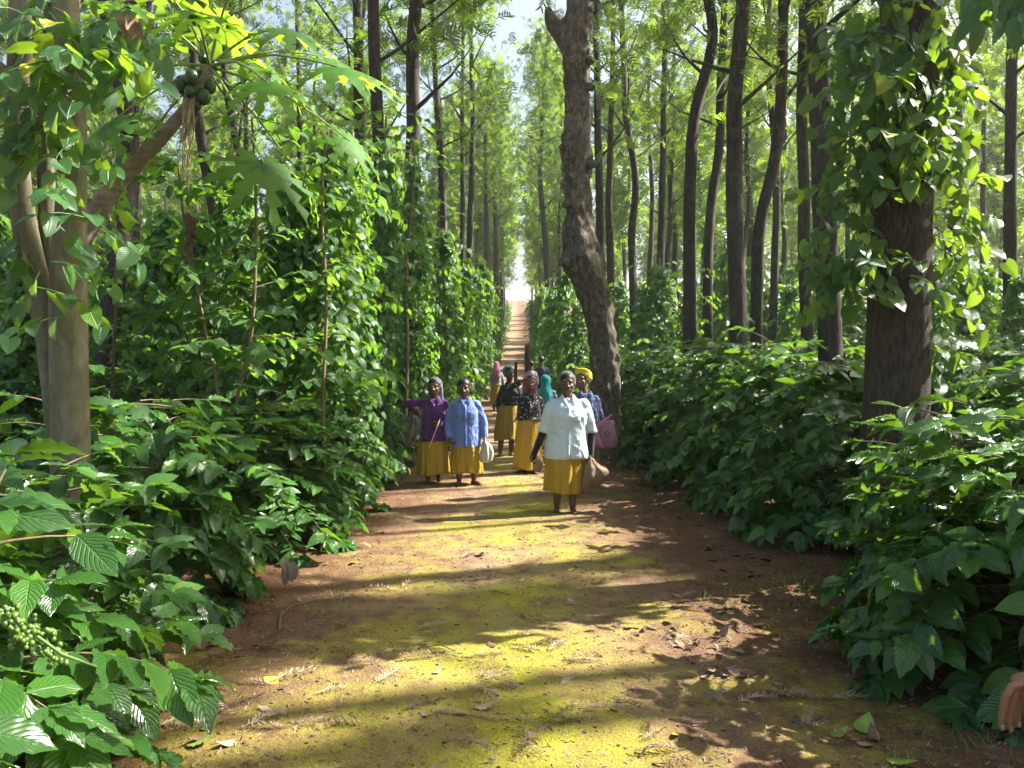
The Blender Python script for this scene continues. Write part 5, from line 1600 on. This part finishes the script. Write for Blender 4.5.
# pink shoulder bag
Yb = 9.55; P = px(605, 434, Yb); k = Yb / FPX
pb = empty('shoulder_bag', P); tag(pb, 'dusty pink shoulder bag with a bright pink cloth tied on, beside the turbaned woman', 'bag')
V, F = ring_loft([((0, 0, -15 * k), 9 * k, .05, 0), ((0, 0, -12.5 * k), 12 * k, .075, 0), ((0, 0, -4 * k), 12.5 * k, .08, 0), ((0, 0, 5 * k), 11 * k, .065, 0), ((0, 0, 12 * k), 9.5 * k, .03, 0), ((0, 0, 13 * k), 9 * k, .02, 0)], 40)
V += vnoise(V, 16, 3)[:, None] * [.012, .01, .01]
b_ = Buf(); b_.add(V, F); b_.build('bag_body', cloth('dusty_pink_leather', (.30, .16, .20), .5, 0), pb)
b_ = Buf(); b_.add(*tube([px(597, 402, Yb) - P, px(601, 412, Yb) - P, px(607, 422, Yb) - P, px(612, 428, Yb) - P], .008, 8)); b_.build('strap', cloth('strap_cloth', (.45, .30, .30), .5, 0), pb)
b_ = Buf(); b_.add(*tube([px(597, 402, Yb) - P, px(599, 412, Yb) - P + Vector((0, .1, 0)), px(600, 424, Yb) - P + Vector((0, .05, 0))], .008, 8)); b_.build('strap', cloth('strap_cloth', (.45, .30, .30), .5, 0), pb)
b_ = Buf(); a = np.linspace(0, 2 * pi, 20); b_.add(*tube([(cos(t_) * .026 - 1 * k + .03, -.092, sin(t_) * .030 + .01) for t_ in a], .006, 8)); b_.build('buckle', simple('dark_metal', (.05, .05, .06), .3, .6), pb)
b_ = Buf(); 
pts = [px(612, 414, Yb - .12) - P, px(602, 424, Yb - .12) - P, px(596, 428, Yb - .13) - P, px(597, 440, Yb - .12) - P, px(603, 448, Yb - .12) - P]
b_.add(*tube(pts, [.004, .035, .03, .045, .02], 12, fx=.5)); b_.build('tied_cloth', C_['pink'], pb)
# the stick in the purple woman's hand
s_ = Buf(); s_.add(*tube([px(440, 419, 10.22), px(436, 430, 10.2), px(429, 448, 10.2)], [.006, .005, .007], 8)); q = s_.build('stick', simple('peeled_stick', (.62, .56, .46), .6)); tag(q, 'thin pale stick held by the woman in purple', 'stick')
s_ = Buf(); a = np.linspace(0, 2 * pi, 18); c = px(442, 423.5, 10.32); s_.add(*tube([c + Vector((cos(t_) * .010, sin(t_) * .03, cos(t_) * .0 + sin(t_) * .003 + cos(t_) * .028)) for t_ in a], .007, 8)); q = s_.build('bangle', simple('white_bangle', (.7, .7, .72), .3, .6)); tag(q, 'white bangle on the wrist of the woman in purple', 'bangle')
# posts up the path
for (x, y0, y1, Y, w, lab) in ((527.5, 345, 372, 30, .26, 'short dark brown post standing at the right verge behind the people'), (516, 362, 392, 24, .13, 'thin dark stake standing in the path behind the teal headband woman')):
    zt = px(x, y0, Y); g0 = gz(zt.x, Y)
    b_ = Buf(); b_.add(*tube([(0, 0, -.05), (.01, 0, (zt.z - g0) * .3), (-.02, 0, (zt.z - g0) * .7), (.0, 0, zt.z - g0)], [w * .6, w * .5, w * .45, w * .38], 14, bump=bark_bump(3, .12)))
    q = b_.build('wooden_post', M['bark_big'], None, loc=(zt.x, Y, g0)); tag(q, lab, 'post')

# ------------------------------------------------------------------ what lies on the path
rl = random.Random(17)
def dry_frond(seed):
    r = random.Random(seed); b_ = Buf()
    n = 13; rib = []
    d = 0
    p_ = np.array([0, 0, .004])
    bend = r.uniform(-.5, .5)
    for i in range(n + 1):
        rib.append(p_.copy()); a = bend * i / n + .05 * r.uniform(-1, 1)
        p_ = p_ + np.array([cos(a), sin(a), 0]) * .018; p_[2] = .004 + .012 * math.sin(i / n * pi) * r.uniform(.6, 1.3)
    b_.add(*tube(rib, np.linspace(.0022, .001, n + 1), 5, cap=False))
    for i in range(2, n + 1):
        for sg in (-1, 1):
            if r.random() < .12: continue
            L_ = .06 * (1 - .6 * abs(i / n - .45)) * r.uniform(.7, 1.15); a = bend * i / n + sg * radians(r.uniform(25, 55))
            q = rib[i]; m1 = q + [cos(a) * L_ * .5, sin(a) * L_ * .5, r.uniform(.002, .014)]; e = q + [cos(a + sg * .2) * L_, sin(a + sg * .2) * L_, r.uniform(-.003, .02)]
            e[2] = max(e[2], .003)
            w = .0038; pr = np.array([-sin(a), cos(a), .3]) * w
            V = np.array([q + pr * .5, q - pr * .5, m1 + pr, m1 - pr, e + pr * .2, e - pr * .2])
            b_.add(V, np.array([(0, 1, 3, 2), (2, 3, 5, 4)]))
    return b_
FR = [dry_frond(s).arrays() for s in range(6)]
FRM = {}
def fl(x, y): 
    dd = EYE * FPX / (y - HOR); return ((x - 512) / FPX * dd, dd)
spots_px = [(212, 672, 1), (250, 650, 0), (262, 700, 0), (300, 648, 1), (312, 700, 1), (330, 652, 0), (390, 650, 0), (400, 715, 0), (370, 690, 1), (362, 728, 0), (448, 712, 1), (455, 596, 0), (488, 592, 0), (440, 620, 0), (468, 688, 1), (478, 682, 1), (506, 656, 1), (535, 645, 0), (548, 655, 1), (552, 640, 0), (495, 690, 0), (438, 660, 1), (560, 690, 1), (625, 675, 0), (586, 720, 0), (540, 745, 0), (520, 748, 0), (452, 745, 0), (640, 612, 0), (600, 585, 0), (555, 590, 0), (535, 610, 0), (580, 712, 0), (700, 585, 0), (720, 668, 0), (735, 705, 0), (728, 690, 0), (665, 610, 0), (648, 645, 0), (672, 650, 0), (780, 700, 0), (800, 728, 0), (640, 745, 0), (690, 755, 0), (402, 640, 0), (420, 634, 1), (240, 735, 1), (200, 712, 1), (270, 690, 1), (170, 700, 0), (290, 730, 0), (345, 620, 0), (460, 560, 1), (492, 548, 1), (520, 552, 1), (430, 540, 1), (585, 545, 1), (560, 528, 0), (610, 560, 0), (470, 525, 1), (415, 520, 0), (640, 525, 0), (500, 575, 0), (350, 560, 0), (372, 552, 1), (660, 560, 0), (680, 600, 0), (400, 590, 0), (560, 625, 1), (380, 668, 1), (600, 660, 1), (610, 700, 0), (655, 720, 0), (505, 725, 0), (475, 720, 0), (760, 690, 0), (828, 700, 0), (840, 655, 0), (700, 640, 0), (150, 735, 1)]
ground_bits = []
for i, (x, y, pale) in enumerate(spots_px):
    for rep in range(1 if rl.random() < .6 else 2):
        X, Yv = fl(x + rl.uniform(-7, 7) * rep, y + rl.uniform(-5, 5) * rep)
        k = (rl.randrange(6), 2 if pale else rl.choice((0, 0, 1)))
        mat = (M['dry'], M['dry_dark'], M['dry_pale'])[k[1]]
        if k not in FRM:
            V, F, U, R = FR[k[0]]; q = mesh_obj('dry_frond', V, F, mat, None, U, R); FRM[k] = q.data
        else:
            q = bpy.data.objects.new('dry_frond', FRM[k]); COL.objects.link(q)
        s_ = rl.uniform(.55, 1.0)
        q.scale = (s_, s_, s_ * rl.uniform(.8, 1.5)); q.rotation_euler = (rl.uniform(-.05, .05), rl.uniform(-.05, .05), rl.uniform(-.7, 1.2) + (pi if rl.random() < .5 else 0))
        q.location = (X, Yv, float(surf_z(X, Yv)) + .010)
        tone = ('brown', 'dark brown', 'pale straw-coloured')[k[1]]
        tag(q, f'{tone} dry feathery leaf lying on the mossy path', 'dry leaf', 'dry feathery leaves scattered on the path')
        ground_bits.append((q, x, y, tone))
# broad fallen leaves
def flat_leaf(T, mat, x, y, size, label, curl=1.0, rz=None, name='fallen_leaf', grp=None):
    v, f, uv = T; v = v.copy(); v[:, 2] = -v[:, 2] * .8 * curl; v[:, 2] -= v[:, 2].min()
    X, Yv = fl(x, y)
    q = mesh_obj(name, v * size, f, mat, None, uv, np.full(len(v), rl.random()), loc=(X, Yv, float(surf_z(X, Yv)) + .010))
    q.rotation_euler = (rl.uniform(-.15, .15), rl.uniform(-.15, .15), rl.uniform(0, 6.3) if rz is None else rz)
    tag(q, label, 'leaf', grp); return q
flat_leaf(LEAF_C, M['dry_pale'], 474, 712, .11, 'pale curled fallen leaf bright on the sunlit moss low in the picture', 1.6, .1)
flat_leaf(HEART_C, M['fallen_yellow'], 278, 686, .09, 'yellow fallen leaf on the left part of the sunlit path', .6)
flat_leaf(HEART_C, M['dry_pale'], 478, 556, .10, 'round tan fallen leaf in the middle of the path below the women', 1.4)
flat_leaf(LEAF_C, M['fallen_green'], 832, 738, .10, 'pale green fallen leaf at the lower right, left of two', 1, .4)
flat_leaf(LEAF_C, M['fallen_green'], 862, 735, .15, 'long green fallen leaf at the lower right, right of two', 1.2, .9)
flat_leaf(LEAF_C, M['fallen_green'], 888, 764, .12, 'green fallen leaf at the bottom edge of the photo, lower right', 1, -.7)
flat_leaf(LEAF_C, M['dry_dark'], 878, 745, .10, 'dark curled dead leaf beside the green fallen leaves', 1.8)
flat_leaf(LEAF_C, M['fallen_green'], 185, 752, .12, 'fresh green fallen leaf at the bottom left of the path', 1, .3)
flat_leaf(LEAF_C, M['fallen_green'], 200, 738, .10, 'small green fallen leaf beside the bigger one at bottom left', 1, 1.2)
flat_leaf(HEART_C, M['dry'], 404, 575, .08, 'brown fallen leaf at the left verge of the sunlit patch', 1.5)
for i in range(70):
    y = rl.uniform(455, 760); d_ = EYE * FPX / (y - HOR); X = rl.uniform(-1.9, 1.9)
    x = X / d_ * FPX + 512
    mt, tn = rl.choice(((M['dry'], 'brown'), (M['dry_dark'], 'dark brown'), (M['dry'], 'brown'), (M['dry_pale'], 'pale'), (M['fallen_yellow'], 'yellow')))
    q = flat_leaf(rl.choice((LEAF_M, HEART_M)), mt, x, y, rl.uniform(.035, .085), '%s fallen leaf lying on the path' % tn, rl.uniform(.5, 2), grp='fallen leaves on the path')
    ground_bits.append((q, x, y, tn + ' curled'))
# heap of dead leaves right of centre
for (hx_, hy_, n, lab) in ((700, 642, 18, 'heap of dead brown leaves on the right half of the path'), (655, 628, 12, 'small clump of dead leaves left of the leaf heap'), (718, 612, 10, 'brown leaf clump at the edge of the right hedge shade'), (700, 672, 9, 'clump of dark twigs and leaves below the leaf heap')):
    b_ = Buf(); LPs = []; X0, Y0 = fl(hx_, hy_)
    g_ = np.random.default_rng(hx_)
    P = np.stack([g_.normal(0, .17, n), g_.normal(0, .12, n), g_.uniform(.008, .03, n)], 1)
    scatter(b_, LEAF_M, basis(g_.normal(0, 1, (n, 3)) * [1, 1, .25], g_.normal(0, .5, (n, 3)) + [0, 0, 1]) * g_.uniform(.045, .09, n)[:, None, None], P, g_.random(n))
    q = b_.build('leaf_heap', M['dry_dark'] if hx_ != 700 else M['dry'], None, loc=(X0, Y0, float(surf_z(X0, Y0)) + .006)); tag(q, lab, 'leaf heap')
# bent twig at the left, thin roots
def twig(pts, r_, lab, mat='twig'):
    P0 = Vector((*fl(*pts[0]), 0)); P0.z = float(surf_z(P0.x, P0.y))
    q = [Vector((*fl(a, b2), 0)) for a, b2 in pts]
    q = [Vector((p_.x, p_.y, float(surf_z(p_.x, p_.y)) + .012 + .01 * (i % 2))) - P0 for i, p_ in enumerate(q)]
    b_ = Buf(); b_.add(*tube(q, np.linspace(r_, r_ * .6, len(q)), 8)); o_ = b_.build('twig', M[mat], None, loc=P0); tag(o_, lab, 'twig')
twig([(278, 633), (280, 620), (290, 608), (315, 603), (350, 600)], .007, 'bent bare twig lying on the red soil at the left of the path')
twig([(205, 586), (228, 582), (245, 579)], .006, 'short straight stick half under the left coffee bush')
twig([(640, 760), (650, 750), (664, 748)], .004, 'tiny twig near the bottom edge of the path')
twig([(455, 655), (440, 650), (418, 652)], .004, 'thin twig on the shaded moss left of centre')
# dead cluster hanging at the left verge
b_ = Buf(); P = np.array([tuple(px(rl.uniform(277, 305), rl.uniform(556, 572), 5.3)) for _ in range(7)])
P0 = Vector(px(290, 545, 5.3)); scatter(b_, LEAF_M, basis(np.array([[rl.uniform(-.5, .5), -.3, -1] for _ in range(7)]), np.array([[rl.uniform(-.4, .4), -1, .3] for _ in range(7)])) * .12, P - np.array(tuple(P0)), RNG.random(7))
b_.add(*tube([Vector((-.15, .25, .05)), Vector((0, 0, 0)), Vector((0, 0, -.1))], .003, 4))
q = b_.build('withered_leaves', M['dry_pale'], None, loc=P0); tag(q, 'pale withered leaf cluster hanging from the left coffee bush over the path', 'leaves')

# low weeds and tiny litter
g_ = np.random.default_rng(3)
b_ = Buf(); n = 1300
cx = np.array([fl(*q) for q in ((770, 590), (790, 575), (800, 600), (745, 612), (690, 580), (620, 470), (630, 480), (610, 500), (215, 630), (330, 600), (985, 748), (930, 752), (170, 690), (140, 720), (640, 500), (380, 520), (830, 645))])
w = g_.integers(0, len(cx), n)
P = np.stack([cx[w, 0] + g_.normal(0, .16, n), cx[w, 1] + g_.normal(0, .16, n), np.zeros(n)], 1); P[:, 2] = surf_z(P[:, 0], P[:, 1]) + .003
v = np.array([[0, -.5, 0], [0, .5, 0], [.5, -.35, .25], [.5, .35, .25], [1, -.05, .3], [1, .05, .3]], dtype=float); v[:, 1] *= .10
scatter(b_, (v, [np.array([(0, 1, 3, 2), (2, 3, 5, 4)])], np.zeros((6, 2))), basis(g_.normal(0, .45, (n, 3)) + [0, 0, 1], g_.normal(0, 1, (n, 3))) * g_.uniform(.025, .075, n)[:, None, None], P, g_.random(n))
q = b_.build('weeds', M['sapling']); tag(q, 'low green weeds and grass blades at the path edges', 'weeds', kind='stuff')
b_ = Buf(); n = 22000
yy_ = 2.6 + 13 * g_.random(n) ** 1.6; P = np.stack([g_.uniform(-2.9, 2.9, n), yy_, np.zeros(n)], 1); P[:, 2] = surf_z(P[:, 0], P[:, 1]) + .007
v = np.array([[-.5, -.5, 0], [.5, -.3, .1], [.6, .4, .3], [-.4, .5, .1]], dtype=float); v[:, 1] *= .25
scatter(b_, (v, [np.array([(0, 1, 2, 3)])], np.zeros((4, 2))), basis(g_.normal(0, 1, (n, 3)) * [1, 1, .15], g_.normal(0, .35, (n, 3)) + [0, 0, 1]) * (g_.uniform(.006, .03, n) * (1 + .5 * (g_.random(n) < .1)))[:, None, None], P, g_.random(n))
q = b_.build('leaf_litter', M['dry']); tag(q, 'fine brown crumbs of leaf and twig strewn over path and soil', 'litter', kind='stuff')
b_ = Buf(); n = 7000
P = np.stack([g_.uniform(-9, 9, n), 2.2 + 14 * g_.random(n), np.zeros(n)], 1); P = P[np.abs(P[:, 0]) > 1.7]; n = len(P); P[:, 2] = surf_z(P[:, 0], P[:, 1]) + .015
scatter(b_, LEAF_F, basis(g_.normal(0, 1, (n, 3)) * [1, 1, .2], g_.normal(0, .4, (n, 3)) + [0, 0, 1]) * g_.uniform(.05, .13, n)[:, None, None], P, g_.random(n))
q = b_.build('leaf_carpet', M['dry_dark']); tag(q, 'carpet of dead brown leaves under the coffee bushes', 'leaf carpet', kind='stuff')

b_ = Buf(); n = 2600
V0, F0 = ellipsoid((0, 0, 0), (1, .8, .55), None, 6, 4)
yy_ = 2.6 + 12 * g_.random(n) ** 1.5; P = np.stack([g_.uniform(-2.6, 2.6, n), yy_, np.zeros(n)], 1); P[:, 2] = surf_z(P[:, 0], P[:, 1]) + .006
scatter(b_, (V0, F0, np.zeros((len(V0), 2))), basis(g_.normal(0, 1, (n, 3)) * [1, 1, .1], g_.normal(0, .2, (n, 3)) + [0, 0, 1]) * (.003 + .011 * g_.random(n) ** 4)[:, None, None], P, g_.random(n))
q = b_.build('soil_clods', M['soil']); tag(q, 'crumbs and clods of red soil strewn over the path', 'soil', kind='stuff')

# ------------------------------------------------------------------ haze
hz_ = bpy.data.materials.new('haze'); hz_.use_nodes = True
t = hz_.node_tree; t.nodes.clear()
out = t.nodes.new('ShaderNodeOutputMaterial'); pv = t.nodes.new('ShaderNodeVolumePrincipled')
pv.inputs['Color'].default_value = (.86, .94, .93, 1); pv.inputs['Density'].default_value = HAZE
pv.inputs['Anisotropy'].default_value = .35
t.links.new(pv.outputs[0], out.inputs['Volume'])
V = np.array([(x, y, z) for x in (-905, 905) for y in (-62, 905) for z in (-2, 50)], dtype=float)
F = np.array([(0, 1, 3, 2), (4, 6, 7, 5), (0, 4, 5, 1), (2, 3, 7, 6), (0, 2, 6, 4), (1, 5, 7, 3)])
if HAZE > 0:
    q = mesh_obj('haze', V, F, hz_, smooth=False); tag(q, 'pale haze between the far trees', 'haze', kind='stuff')

# ------------------------------------------------------------------ labels for the many look-alikes, by where they stand
from bpy_extras.object_utils import world_to_camera_view
bpy.context.view_layer.update()
def ordinal(n):
    names = ['', 'first', 'second', 'third', 'fourth', 'fifth', 'sixth', 'seventh', 'eighth', 'ninth', 'tenth', 'eleventh', 'twelfth', 'thirteenth', 'fourteenth', 'fifteenth', 'sixteenth', 'seventeenth', 'eighteenth', 'nineteenth', 'twentieth']
    if n <= 20: return names[n]
    return '%d%s' % (n, {1: 'st', 2: 'nd', 3: 'rd'}.get(n % 10, 'th'))
def spread_labels(objs, fmt, bands, group):
    buckets = {}
    for o_ in objs:
        p_ = o_.location; Y = p_.y
        side = 'left' if p_.x < 0 else 'right'
        xn = p_.x / max(Y, .1) * FPX + 512
        if Y < .5 or xn < -120 or xn > 1144: b2 = 'outside'
        else: b2 = [nm for lim, nm in bands if Y <= lim][0]
        buckets.setdefault((side, b2), []).append((xn, o_))
    for (side, b2), L_ in buckets.items():
        L_.sort(key=lambda q: q[0] if side == 'right' else -q[0])
        for i, (xn, o_) in enumerate(L_):
            if b2 == 'outside': o_['label'] = fmt[1] % (ordinal(i + 1), side)
            else: o_['label'] = fmt[0] % (b2, ordinal(i + 1), side)
            o_['group'] = group
own = set()
for o_ in bushes + vines + TREES:
    if o_.get('label') and o_['label'] not in own:
        own.add(o_['label']); o_['own'] = 1
def dedupe(objs):
    seen, rest = {}, []
    for o_ in objs:
        lb = o_.get('label')
        if not lb or lb in seen: rest.append(o_)
        else: seen[lb] = o_
    return rest
def clear_own():
    for o_ in bpy.data.objects:
        if 'own' in o_: del o_['own']
clear_own()
spread_labels(NOLAB['bush'], ('glossy coffee bush in the %s, %s from the path on the %s', 'coffee bush out of frame, %s on the %s side'), ((9, 'front rows'), (14, 'middle rows'), (20, 'rear rows'), (34, 'far rows'), (70, 'hill foot'), (999, 'long hill')), 'coffee bushes lining the path')
spread_labels(NOLAB['vine'], ('leafy pepper vine column in the %s, %s from the path on the %s', 'pepper vine out of frame, %s on the %s side'), ((12, 'front rank'), (16, 'second rank'), (22, 'third rank'), (32, 'distant rank'), (999, 'farthest rank')), 'pepper vines climbing their posts')
spread_labels(NOLAB['tree'], ('tall silver oak in the %s, %s from the path on the %s', 'tall silver oak beyond the frame, %s on the %s'), ((16, 'front rows'), (24, 'second rows'), (34, 'middle distance'), (48, 'rear distance'), (65, 'hill foot'), (90, 'lower hillside'), (120, 'upper hillside'), (999, 'hilltop')), 'silver oaks of the plantation')
for o_ in TREES: o_['group'] = 'silver oaks of the plantation'
b2 = {}
for q, x, y, tone in ground_bits:
    zone = ('top' if y < 560 else 'upper middle' if y < 610 else 'middle' if y < 650 else 'lower middle' if y < 700 else 'bottom') 
    b2.setdefault((zone, tone, q.name.split('.')[0]), []).append((x, q))
for (zone, tone, nm), L_ in b2.items():
    L_.sort(key=lambda a: a[0])
    for i, (x, q) in enumerate(L_):
        q['label'] = '%s %s on the %s stretch of path, %s from the left' % (tone, 'feathery dry leaf' if nm == 'dry_frond' else 'fallen leaf', zone, ordinal(i + 1))
